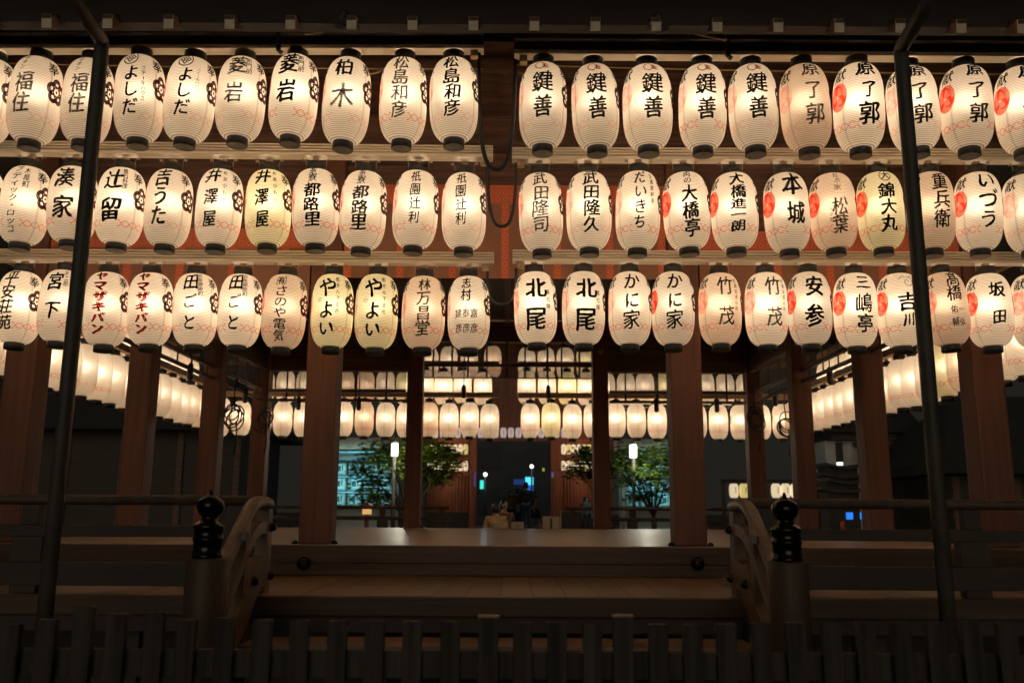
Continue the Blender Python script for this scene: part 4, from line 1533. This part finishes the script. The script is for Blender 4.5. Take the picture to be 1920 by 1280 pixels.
E_LAMP = emat('street_lamp_glass', (1.0, 0.96, 0.84), 3.0)
for px, py0, py1, nm in ((740, 831, 855, 'left'), (1187, 834, 858, 'right')):
    Y = 24.6
    a, b = at(px - 6.5, py1, Y), at(px + 6.5, py0, Y)
    root = empty('street_lamp', ((a.x + b.x) / 2, Y, 0.004), 'white lit street lamp on a black pole among the %s maple leaves' % nm, 'street lamp', 'street lamps by the maples')
    w, z0, z1 = (b.x - a.x) / 2, a.z, b.z
    MB().lathe([(w * .9, z0), (w, z0 + .02), (w, z1 - .02), (w * .9, z1)], n=16).build('lamp_shade', E_LAMP, root)
    MB().lathe([(w * 1.15, z1 + .001), (w * 1.15, z1 + .03), (0.02, z1 + .09)], n=16).build('lamp_cap', M['iron'], root)
    MB().tube([(0, 0, 0), (0, 0, z0 - .001)], 0.05, 10).build('lamp_pole', M['iron'], root)
    lamp_glow((0.30, -0.45, (z0 + z1) / 2), 75, (1.0, 0.95, 0.75), root)


def leaf_mat():
    m = bpy.data.materials.new('maple_leaf')
    m.use_nodes = True
    nt = m.node_tree
    nt.nodes.clear()
    N = nt.nodes.new
    out = N('ShaderNodeOutputMaterial')
    d = N('ShaderNodeBsdfDiffuse'); t = N('ShaderNodeBsdfTranslucent'); mx = N('ShaderNodeMixShader')
    mx.inputs[0].default_value = 0.5
    tc = N('ShaderNodeTexCoord'); nz = N('ShaderNodeTexNoise'); nz.inputs['Scale'].default_value = 5
    nt.links.new(tc.outputs['Object'], nz.inputs[0])
    rp = N('ShaderNodeValToRGB')
    rp.color_ramp.elements[0].color = (0.035, 0.07, 0.010, 1); rp.color_ramp.elements[0].position = .35
    rp.color_ramp.elements[1].color = (0.12, 0.18, 0.022, 1); rp.color_ramp.elements[1].position = .65
    nt.links.new(nz.outputs[0], rp.inputs[0])
    nt.links.new(rp.outputs[0], d.inputs[0]); nt.links.new(rp.outputs[0], t.inputs[0])
    nt.links.new(d.outputs[0], mx.inputs[1]); nt.links.new(t.outputs[0], mx.inputs[2])
    nt.links.new(mx.outputs[0], out.inputs[0])
    return m


M['leaf'] = leaf_mat()


def maple(px, Y, blobs, nleaf, seed, lab, lean=0.0):
    r_ = random.Random(seed)
    base = at(px, 990, Y)
    root = empty('maple_tree', (base.x, Y, 0.004), lab, 'tree', 'maple trees behind the stage')
    cs = []
    for bx, by, br in blobs:
        p = at(bx, by, Y + r_.uniform(-.5, .5))
        cs.append((Vector((p.x - base.x, p.y - Y, p.z)), br / (FPX / Y)))
    cz = sum(c.z for c, _ in cs) / len(cs)
    tr = MB()
    fork = Vector((lean * .3, 0, cz * .55))
    tr.tube([(0, 0, 0), (0.04, 0.02, cz * .3), fork], [0.12, 0.095, 0.075], 9)
    for c, br in cs:
        mid = fork.lerp(c, 0.5) + Vector((0, 0, 0.12))
        tr.tube([fork, mid, c], [0.035, 0.022, 0.008], 6)
        for q in range(4):
            e = c + Vector((r_.uniform(-1, 1), r_.uniform(-1, 1), r_.uniform(-.6, .6))) * br * .8
            tr.tube([mid.lerp(c, .6), c.lerp(e, .5) + Vector((0, 0, .05)), e], [0.018, 0.012, 0.005], 5)
    tr.build('trunk', M['bark'], root)
    lf = MB()
    tot = sum(br ** 2 for _, br in cs)
    for c, br in cs:
        for q in range(int(nleaf * br ** 2 / tot)):
            # leaves lie in thin level sprays
            u = Vector((r_.gauss(0, .62), r_.gauss(0, .62), r_.gauss(0, .34)))
            if u.length > 1.7: u *= 1.7 / u.length
            if noise.noise(Vector(((c.x + u.x) * 2.3, (c.y + u.y) * 2.3, (c.z + u.z) * 5.0))) < -0.05: continue
            lay = round(u.z * 4) / 4
            p = c + Vector((u.x * br, u.y * br, (lay * .8 + u.z * .2) * br - 0.10 * (u.x ** 2 + u.y ** 2) * br))
            sz = r_.uniform(.05, .10)
            nrm = Vector((r_.gauss(0, .45), r_.gauss(0, .45), 1)).normalized()
            a_ = nrm.cross(Vector((1, 0, 0))).normalized(); b_ = nrm.cross(a_)
            th = r_.uniform(0, 6.28)
            pts = []
            for k in range(10):
                rr = sz * (1.0 if k % 2 == 0 else 0.34)
                an = th + k * math.pi / 5
                pts.append(p + a_ * rr * math.cos(an) + b_ * rr * math.sin(an))
            lf.add(pts, [tuple(range(10))])
    lf.build('crown', M['leaf'], root)


maple(764, 25.4, [(700, 858, 34), (725, 840, 30), (760, 852, 30), (674, 880, 18), (700, 900, 30), (690, 925, 22), (740, 880, 26), (720, 930, 20), (700, 940, 16)], 4800, 3, 'green maple lit by the street lamp left of the gate, before the barrels')
maple(776, 25.8, [(815, 850, 26), (845, 868, 22), (805, 880, 26), (830, 842, 22), (790, 858, 24), (822, 900, 18), (800, 838, 22), (850, 850, 16), (835, 885, 16)], 4600, 4, 'dark green maple spreading in front of the left gate lattice')
maple(1132, 25.6, [(1100, 862, 26), (1080, 880, 20), (1120, 850, 26), (1110, 890, 22), (1130, 880, 20), (1092, 845, 16)], 3200, 5, 'dark green maple spreading in front of the right gate lattice')
maple(1226, 25.2, [(1180, 850, 30), (1215, 862, 32), (1245, 848, 28), (1165, 872, 22), (1205, 892, 28), (1240, 890, 26), (1220, 925, 20), (1255, 915, 16), (1175, 900, 20), (1190, 930, 16), (1265, 880, 18)], 6400, 6, 'green maple lit by the street lamp right of the gate')

# racks of straw-wrapped barrels lit by cold tubes
M['straw'] = mat('straw_wrap', (0.62, 0.60, 0.52), 0.8, grain=(20, 20, 4), var=0.12)
M['cold_tube'] = emat('cold_tube', (.30, .85, 1.0), 0.35)
M['teal'] = mat('dark_teal_frame', (0.05, 0.06, 0.06), 0.6)


def barrel_rack(px0, px1, py0, py1, Y, cols, rows, nm):
    a, b = at(px0, py1, Y), at(px1, py0, Y)
    cx = (a.x + b.x) / 2
    root = empty('barrel_rack', (cx, Y, 0.79), 'open timber rack of straw barrels lit cold blue, %s of the maples' % nm, 'rack', 'barrel racks')
    w, z0, z1 = (b.x - a.x) / 2, a.z - .79, b.z - .79
    MB().box(-w - .1, w + .1, .75, .8, 0, z1 + .35).build('back_board', M['plaster'], root)
    MB().box(-w - .25, w + .25, -.3, .85, z1 + .36, z1 + .75).build('rack_roof', M['redwood'], root)
    cw, ch = 2 * w / cols, (z1 - z0) / rows
    for k in range(rows + 1):
        MB().box(-w, w, -.02, .74, z0 + k * ch - .025, z0 + k * ch + .012).build('shelf', M['teal'], root)
    for sx in (-1, 1):
        MB().box(sx * (w + .06) - .055, sx * (w + .06) + .055, -.08, .1, 0, z1 + .35).build('rack_post', M['redwood'], root)
    for k in range(rows):
        zt = z0 + (k + 1) * ch - .05 if k < rows - 1 else z1 + .28
        MB().tube([(-w * .97, -0.03, zt), (w * .97, -0.03, zt)], 0.014, 8).build('tube_lamp', M['cold_tube'], root)
        ar = bpy.data.lights.new('tube_light', 'AREA'); ar.shape = 'RECTANGLE'; ar.size = 2 * w * .95; ar.size_y = .06; ar.energy = 9; ar.color = (.25, .85, 1.0)
        ao = bpy.data.objects.new('tube_light', ar); COL.objects.link(ao); ao.parent = root; ao.location = (0, -.62, zt + .05); ao.rotation_euler = (R(74), 0, 0)
    for i in range(cols):
        for j in range(rows):
            r0 = min(cw, ch) * .45
            x, z = -w + (i + .5) * cw, z0 + j * ch + .013 + .79
            br = empty('straw_barrel', (cx + x, Y + .34, z), 'straw-wrapped barrel in the %s cold-lit rack, column %s, shelf %s from the ground' % (nm, ORD[i + 1], ORD[j + 1]), 'barrel', 'straw barrels in the racks')
            hh = ch * .86
            MB().lathe([(r0 * .94, 0), (r0, .03), (r0 * 1.03, hh * .5), (r0, hh - .03), (r0 * .94, hh)], n=18).build('barrel_body', M['straw'], br)
            lb = MB()
            rr = r0 * 1.05
            for a0_, a1_, f0, f1 in ((-.30, .30, .30, .72), (-.62, -.46, .2, .8), (.46, .62, .35, .8), (-.7, .7, .88, .93), (-.7, .7, .06, .11)):
                for t_ in range(4):
                    t0, t1 = a0_ + (a1_ - a0_) * t_ / 4, a0_ + (a1_ - a0_) * (t_ + 1) / 4
                    lb.add([(rr * math.sin(t0), -rr * math.cos(t0), hh * f0), (rr * math.sin(t1), -rr * math.cos(t1), hh * f0), (rr * math.sin(t1), -rr * math.cos(t1), hh * f1), (rr * math.sin(t0), -rr * math.cos(t0), hh * f1)], [(0, 1, 2, 3)])
            lb.build('printed_label', M['teal'], br)


barrel_rack(616, 738, 863, 948, 30.4, 4, 3, 'left')
barrel_rack(1172, 1290, 866, 950, 30.4, 4, 3, 'right')

# little wooden garden lantern behind the left far railing
p = at(687, 990, 22.5)
root = empty('garden_lantern', (p.x, 22.5, 0.004), 'small wooden garden lantern glowing amber under a gabled roof, behind the left rail', 'lantern')
zz = at(687, 964, 22.5).z
MB().box(-.05, .05, -.05, .05, 0, zz - .001).build('post', M['redwood'], root)
MB().box(-.10, .10, -.10, .10, zz, zz + .13).build('lamp_box', emat('amber_paper', (1.0, .55, .18), .55), root)
MB().add([(-.24, -.2, zz + .14), (.24, -.2, zz + .14), (.24, .2, zz + .14), (-.24, .2, zz + .14), (-.05, -.2, zz + .27), (.05, -.2, zz + .27), (.05, .2, zz + .27), (-.05, .2, zz + .27)],
         [(3, 2, 1, 0), (0, 1, 5, 4), (2, 3, 7, 6), (1, 2, 6, 5), (3, 0, 4, 7), (4, 5, 6, 7)]).build('roof', M['redwood'], root)

# lanterns, roofs and screens to the right
for k, (px, mi) in enumerate(((1376, 0), (1395, 1), (1413, 2), (1429, 3), (1455, 0), (1473, 0), (1491, 0), (1517, 1))):
    small_lantern(px, 904, 935, 16.4, 29.0, mi, 'small lantern low behind the right railing, %s from the left of its row' % ORD[k + 1], 'small lanterns behind the right railing')
lr = empty('lantern_stand', (at(1447, 903, 29).x, 29.06, 0.79), 'dark timber stand carrying the row of small lanterns behind the right railing', 'stand')
a, b = at(1355, 904, 29), at(1540, 899, 29)
MB().box(a.x - lr.location.x, b.x - lr.location.x, -.05, .05, a.z - .79, b.z - .79).build('carrying_beam', M['dark'], lr)
for px in (1358, 1447, 1537):
    x = at(px, 903, 29).x - lr.location.x
    MB().box(x - .06, x + .06, .051, .15, 0.0, b.z - .79).build('stand_post', M['dark'], lr)

Y = 31.0
hs = empty('white_storehouse', (at(1605, 960, Y).x, Y, 0.79), 'white plastered storehouse with dark tiled gable seen between the right pillars', 'building')
hx = hs.location.x


def hp(px0, px1, py0, py1, y0, y1, name, m):
    a, b = at(px0, py1, Y), at(px1, py0, Y)
    return MB().box(a.x - hx, b.x - hx, y0, y1, a.z - .79, b.z - .79).build(name, m, hs)


hp(1562, 1700, 826, 990, .3, 3, 'wall', M['plaster'])
hp(1555, 1710, 812, 825, -.2, 3.2, 'eave_board', M['dark'])
a, b = at(1545, 812, Y), at(1720, 740, Y)
MB().add([(a.x - hx, -.6, a.z - .789), (b.x - hx, -.6, a.z - .789), (b.x - hx, 3.6, a.z - .789), (a.x - hx, 3.6, a.z - .789), (a.x - hx, 1.5, b.z - .79), (b.x - hx, 1.5, b.z - .79)],
         [(3, 2, 1, 0), (0, 1, 5, 4), (2, 3, 4, 5), (1, 2, 5), (3, 0, 4)]).build('roof', M['tile'], hs)
hp(1576, 1583, 828, 900, .18, .28, 'timber_post', M['dark'])
a, b = at(1604, 835, Y), at(1650, 872, Y)
MB().add([(a.x - hx, -.5, a.z - .79), (b.x - hx + .9, -.5, b.z - .90), (b.x - hx + .9, -.5, b.z - .62), (a.x - hx, -.5, a.z - .66),
          (a.x - hx, .25, a.z - .79), (b.x - hx + .9, .25, b.z - .90), (b.x - hx + .9, .25, b.z - .62), (a.x - hx, .25, a.z - .66)],
         [(0, 1, 2, 3), (7, 6, 5, 4), (0, 4, 5, 1), (3, 2, 6, 7), (1, 5, 6, 2), (0, 3, 7, 4)]).build('porch_roof', M['tile'], hs)
MB().bar((at(1606, 855, Y).x - hx, -.53, at(1606, 846, Y).z - .79), (at(1656, 884, Y).x - hx, -.53, at(1656, 880, Y).z - .79), .05, .24).build('bargeboard', M['ochre'], hs)
Y = 27.0
pv = empty('tiered_roof_pavilion', (at(1580, 960, Y).x, Y, 0.004), 'dark small pavilion with stacked curved eaves before the white storehouse', 'pavilion')
for k, (px0, px1, py) in enumerate(((1535, 1608, 872), (1530, 1616, 889), (1540, 1606, 900), (1525, 1617, 916))):
    a, b = at(px0, py + 7, Y), at(px1, py, Y)
    x0, x1, z0, z1 = a.x - pv.location.x, b.x - pv.location.x, a.z - .004, b.z - .004
    cxx, n = (x0 + x1) / 2, 8
    vs, fs = [], []
    for i in range(n + 1):
        u = -1 + 2 * i / n
        zc_ = z0 + .10 * u * u - .02
        for yy in (-.7, .7):
            vs += [(cxx + u * (x1 - x0) / 2, yy, zc_), (cxx + u * (x1 - x0) / 2, yy, zc_ + .08)]
    for i in range(n):
        o = i * 4
        fs += [(o, o + 4, o + 5, o + 1), (o + 2, o + 3, o + 7, o + 6), (o, o + 2, o + 6, o + 4), (o + 1, o + 5, o + 7, o + 3)]
    fs += [(0, 1, 3, 2), (n * 4, n * 4 + 2, n * 4 + 3, n * 4 + 1)]
    MB().add(vs, fs).build('eave', M['tile'], pv)
a, b = at(1548, 990, Y), at(1598, 876, Y)
MB().box(a.x - pv.location.x, b.x - pv.location.x, -.4, .4, 0, b.z).build('body', M['sooty'], pv)
sg = emat('white_sign_glow', (.85, 1, .95), 1.2)
a, b = at(1569, 872, 26.4), at(1580, 866, 26.4)
so = empty('lit_sign', ((a.x + b.x) / 2, 26.4, a.z), 'tiny white lit sign above the stacked eaves on the right', 'sign')
MB().box(-(b.x - a.x) / 2, (b.x - a.x) / 2, -.02, .02, 0, b.z - a.z).build('sign_face', sg, so)
MB().tube([(0, .03, -1.0), (0, .03, .06)], .015, 6).build('sign_stake', M['iron'], so)

for px0, px1, nm in ((1587, 1599, 'narrow'), (1613, 1632, 'wide')):
    Y = 19.6
    a, b = at(px0, 973, Y), at(px1, 960, Y)
    root = empty('blue_screen', ((a.x + b.x) / 2, Y, a.z), '%s glowing blue screen on a stand below the right railing' % nm, 'screen', 'blue screens below the right railing')
    w = (b.x - a.x) / 2
    hh = b.z - a.z
    MB().box(-w - .012, w + .012, 0.0, .04, -.012, hh + .012).build('casing', M['rubber'], root)
    MB().box(-w, w, -.004, -.001, 0, hh).build('display', emat('blue_display', (.02, .22, 1.0), .9), root)
    MB().box(-.02, .02, .01, .03, -a.z + .004, -.0125).build('stand', M['rubber'], root)
p = at(1581, 993, 19.4)
root = empty('fire_extinguisher', (p.x, 19.4, 0.8), 'red fire extinguisher cylinder beside the blue screens', 'extinguisher')
root.location.z = p.z - .02
MB().lathe([(.045, 0), (.05, .01), (.05, .16), (.03, .19), (.015, .20)], n=14).build('cylinder', mat('red_enamel', (.5, .04, .02), .35), root)
MB().box(-.02, .02, -.05, .02, .201, .225).build('lever', M['iron'], root)
bx = empty('equipment_table', (at(1608, 985, 19.7).x, 19.7, 0.004), 'dark equipment table under the blue screens and extinguisher', 'table')
zt2 = p.z - .024
MB().box(-.6, .6, -.45, .35, zt2 - .04, zt2).build('table_top', M['dark'], bx)
for sx in (-.54, .54):
    for sy in (-.4, .3):
        MB().box(sx - .03, sx + .03, sy - .03, sy + .03, 0, zt2 - .041).build('leg', M['dark'], bx)

# shop lights in the street beyond the gate
for px, py, r_, nm, col in ((910, 889, 3.4, 'left', (1, .95, .8)), (997, 874, 3.2, 'right', (.9, 1, .9))):
    Y = 52
    p = at(px, py, Y)
    root = empty('street_globe_lamp', (p.x, Y, 0.785), 'round white street lamp beyond the gate opening, %s one' % nm, 'street lamp', 'globe lamps beyond the gate')
    rr = r_ / (FPX / Y)
    MB().lathe([(rr * math.sin(R(t_)), rr * -math.cos(R(t_)) + p.z - .785) for t_ in (5, 30, 60, 90, 120, 150, 175)], n=14).build('globe', emat('globe_glass', col, 4.0), root)
    MB().tube([(0, 0, 0), (0, 0, p.z - .785 - rr)], .05, 8).build('lamp_pole', M['iron'], root)
    lamp_glow((0, -.5, p.z - .785), 12, (.5, .72, 1.0), root, .2)
for px0, px1, py0, py1, nm, col, st in ((900, 907, 900, 916, 'teal', (.05, .85, .65), .9), (985, 1000, 894, 909, 'bright cyan', (.10, .75, 1.0), 1.0),
                                        (984, 1000, 909, 920, 'deep blue glow below the cyan', (.03, .16, .8), .5), (963, 984, 898, 908, 'dim blue glow beside the cyan', (.03, .10, .40), .22), (889, 892, 885, 912, 'dim violet', (.12, .12, .6), .25),  # deep and dim blue panels paint the glow around the cyan sign
                                        (1034, 1038, 885, 895, 'dim lilac', (.3, .25, .6), .2), (1017, 1021, 877, 883, 'small yellow-green', (.6, .7, .1), .35)):
    Y = 54 if px0 > 895 and px1 < 1034 else 33.6
    a, b = at(px0, py1, Y), at(px1, py0, Y)
    root = empty('shop_sign_or_glow', ((a.x + b.x) / 2, Y, a.z), '%s lit shop sign beyond the gate' % nm, 'sign', 'lit shop signs beyond the gate')
    w = (b.x - a.x) / 2
    MB().box(-w, w, -.03, .03, 0, b.z - a.z).build('sign_face', emat('sign_glow', col, st), root)
    MB().box(-w * .3, w * .3, .031, .12, -a.z + .785, b.z - a.z).build('sign_post', M['iron'], root)
a, b = at(880, 780, 57), at(1050, 700, 57)
tb = empty('town_house', ((a.x + b.x) / 2, 58, 0.785), 'dark town house front across the street beyond the gate', 'building')
w = (b.x - a.x) / 2 + 3
MB().box(-w, w, -.5, 4, 0, b.z).build('facade', mat('grey_render', (0.10, 0.10, 0.105), 0.9, grain=(1, 1, 1)), tb)
for k in range(4):
    x = -w + 1.2 + k * (2 * w - 2.4) / 3
    MB().box(x - .7, x + .7, -.56, -.501, 3.4, 4.8).build('window', M['tile'], tb)
MB().box(-w - .3, w + .3, -1.2, 4.3, b.z + .001, b.z + .3).build('roof', M['tile'], tb)


for px0, px1, py, Y, nm in ((-260, 500, 800, 30, 'left'), (1735, 2300, 880, 26, 'right')):
    a, b = at(px0, 960, Y), at(px1, py, Y)
    cx, w = (a.x + b.x) / 2, (b.x - a.x) / 2
    dh = empty('side_hall', (cx, Y, 0.004), 'long unlit timber side hall under a tiled roof, dark beyond the %s pillars' % nm, 'building', 'unlit side halls')
    MB().box(-w + .8, w - .8, 0, 5, 0, b.z).build('wall', M['dark'], dh)
    MB().add([(-w, -1.2, b.z - .2), (w, -1.2, b.z - .2), (w, 6, b.z - .2), (-w, 6, b.z - .2), (-w + 2.2, 2.4, b.z + 2.4), (w - 2.2, 2.4, b.z + 2.4)],
             [(3, 2, 1, 0), (0, 1, 5, 4), (2, 3, 4, 5), (1, 2, 5), (3, 0, 4)]).build('roof', M['tile'], dh)
    n = max(3, int(w))
    for k in range(n + 1):
        x = -w + .9 + (2 * w - 1.8) * k / n
        MB().box(x - .1, x + .1, -.12, -.001, 0, b.z - .25).build('post', M['beam'], dh)
    for zz_ in (.9, 2.2):
        MB().box(-w + .8, w - .8, -.06, -.002, zz_, zz_ + .14).build('cross_beam', M['dark'], dh)

# ------------------------------------------------------------------ people between the stage and the gate
SKIN = mat('skin', (0.42, 0.25, 0.17), 0.55)
HAIR = mat('dark_hair', (0.018, 0.014, 0.012), 0.5)


def skinned(name, verts, edges, radii, m, parent, root_i=0):
    me = bpy.data.meshes.new(name)
    me.from_pydata(verts, edges, [])
    me.materials.append(m)
    o = link(name, me, parent)
    sk = o.modifiers.new('skin', 'SKIN')
    sk.use_smooth_shade = True
    lay = me.skin_vertices[0] if me.skin_vertices else None
    if lay is None:
        bm = bmesh.new(); bm.from_mesh(me); bm.verts.layers.skin.verify(); bm.to_mesh(me); bm.free()
        lay = me.skin_vertices[0]
    for i, r in enumerate(radii):
        lay.data[i].radius = r if isinstance(r, tuple) else (r, r)
    lay.data[root_i].use_root = True
    ss = o.modifiers.new('smooth', 'SUBSURF')
    ss.levels = ss.render_levels = 1
    return o


def person(px, head_py, Y, zg, lab, top, legs, facing=0.0, long_hair=False, skirt=False, bag=False, stride=0.12):
    p = at(px, head_py, Y)
    Hh = p.z - zg
    k = Hh / 1.70
    root = empty('person', (p.x, Y, zg), lab, 'person', 'people beyond the stage')
    root.scale = (k, k, k)
    root.rotation_euler = (0, 0, facing)
    V = [(0, 0, .95), (0, .01, 1.12), (0, .015, 1.32), (0, .0, 1.43), (0, -.015, 1.50), (0, -.03, 1.58), (0, -.02, 1.65),
         (.10, 0, .90), (.11, -stride * .5, .50), (.115, -stride, .08), (.12, -stride - .13, .03),
         (-.10, 0, .90), (-.11, stride * .45, .50), (-.115, stride, .09), (-.12, stride - .13, .03),
         (.19, .01, 1.39), (.24, .03, 1.12), (.24, -.08, .90), (.24, -.12, .80),
         (-.19, .01, 1.39), (-.24, .03, 1.12), (-.22, -.10, .92), (-.21, -.14, .83)]
    E_ = [(0, 1), (1, 2), (2, 3), (3, 4), (4, 5), (5, 6), (0, 7), (7, 8), (8, 9), (9, 10), (0, 11), (11, 12), (12, 13), (13, 14),
          (2, 15), (15, 16), (16, 17), (17, 18), (2, 19), (19, 20), (20, 21), (21, 22)]
    rd = [(.13, .10), (.115, .085), (.14, .095), .06, .052, (.078, .092), (.062, .075), .078, .055, .036, .032, .078, .055, .036, .032, .052, .040, .032, .030, .052, .040, .032, .030]
    skinned('body', V, E_, rd, SKIN, root)
    # shirt or jacket
    sv = [V[0], V[1], V[2], (0, 0, 1.42), V[15], V[16], V[17], V[19], V[20], V[21]]
    skinned('top_clothing', sv, [(0, 1), (1, 2), (2, 3), (2, 4), (4, 5), (5, 6), (2, 7), (7, 8), (8, 9)],
            [(.155, .125), (.14, .11), (.165, .118), .075, .068, .056, .046, .068, .056, .046], top, root)
    if skirt:
        MB().lathe([(.13, 1.0), (.16, .92), (.20, .70), (.215, .60)], n=18).build('skirt', legs, root)
    else:
        skinned('trousers', [V[0]] + [V[i] for i in (7, 8, 9, 11, 12, 13)], [(0, 1), (1, 2), (2, 3), (0, 4), (4, 5), (5, 6)], [(.145, .118), .094, .072, .055, .094, .072, .055], legs, root)
    hp_ = [(.03, 1.50 if not long_hair else 1.22), (.085, 1.52 if not long_hair else 1.30), (.092, 1.58), (.086, 1.65), (.06, 1.70), (.015, 1.715)]
    MB().lathe(hp_, (0, .02, 0), 16).build('hair', HAIR, root)
    if bag:
        MB().box(.20, .34, -.10, .10, .72, .98, .02).build('shoulder_bag', M['cap'], root)


CT = {n: mat(n, c, .8, grain=(10, 10, 10), var=.15) for n, c in (('ochre_cloth', (.42, .30, .14)), ('beige_cloth', (.42, .36, .25)), ('navy_cloth', (.03, .04, .08)),
                                                                ('grey_cloth', (.14, .14, .14)), ('black_cloth', (.02, .02, .02)), ('brown_cloth', (.16, .09, .05)))}
person(930, 944, 20.6, .004, 'person in an ochre top nearest the stage, head and shoulders visible', CT['ochre_cloth'], CT['black_cloth'], math.pi)
person(945, 938, 22.4, .004, 'person with short hair in brown, just right of the ochre top', CT['brown_cloth'], CT['navy_cloth'], 0.3)
person(1004, 921, 35.2, .785, 'person with long hair in a beige jacket and dark skirt walking through the gate', CT['beige_cloth'], CT['black_cloth'], 0.9, long_hair=True, skirt=True, stride=.2)
person(986, 904, 33.4, .785, 'tall person in black silhouetted against the blue sign', CT['black_cloth'], CT['navy_cloth'], math.pi, bag=True)
person(957, 920, 35.8, .785, 'person in dim brown clothes standing in the gate opening', CT['brown_cloth'], CT['black_cloth'], 0.2, long_hair=True)
person(972, 916, 37.0, .785, 'person in navy standing behind the others in the gate opening', CT['navy_cloth'], CT['navy_cloth'], 2.6)
person(1098, 931, 30.6, .785, 'person in a grey shirt standing before the right gate lattice', CT['grey_cloth'], CT['black_cloth'], 0.4, bag=True)

bpy.data.objects.remove(_fo)
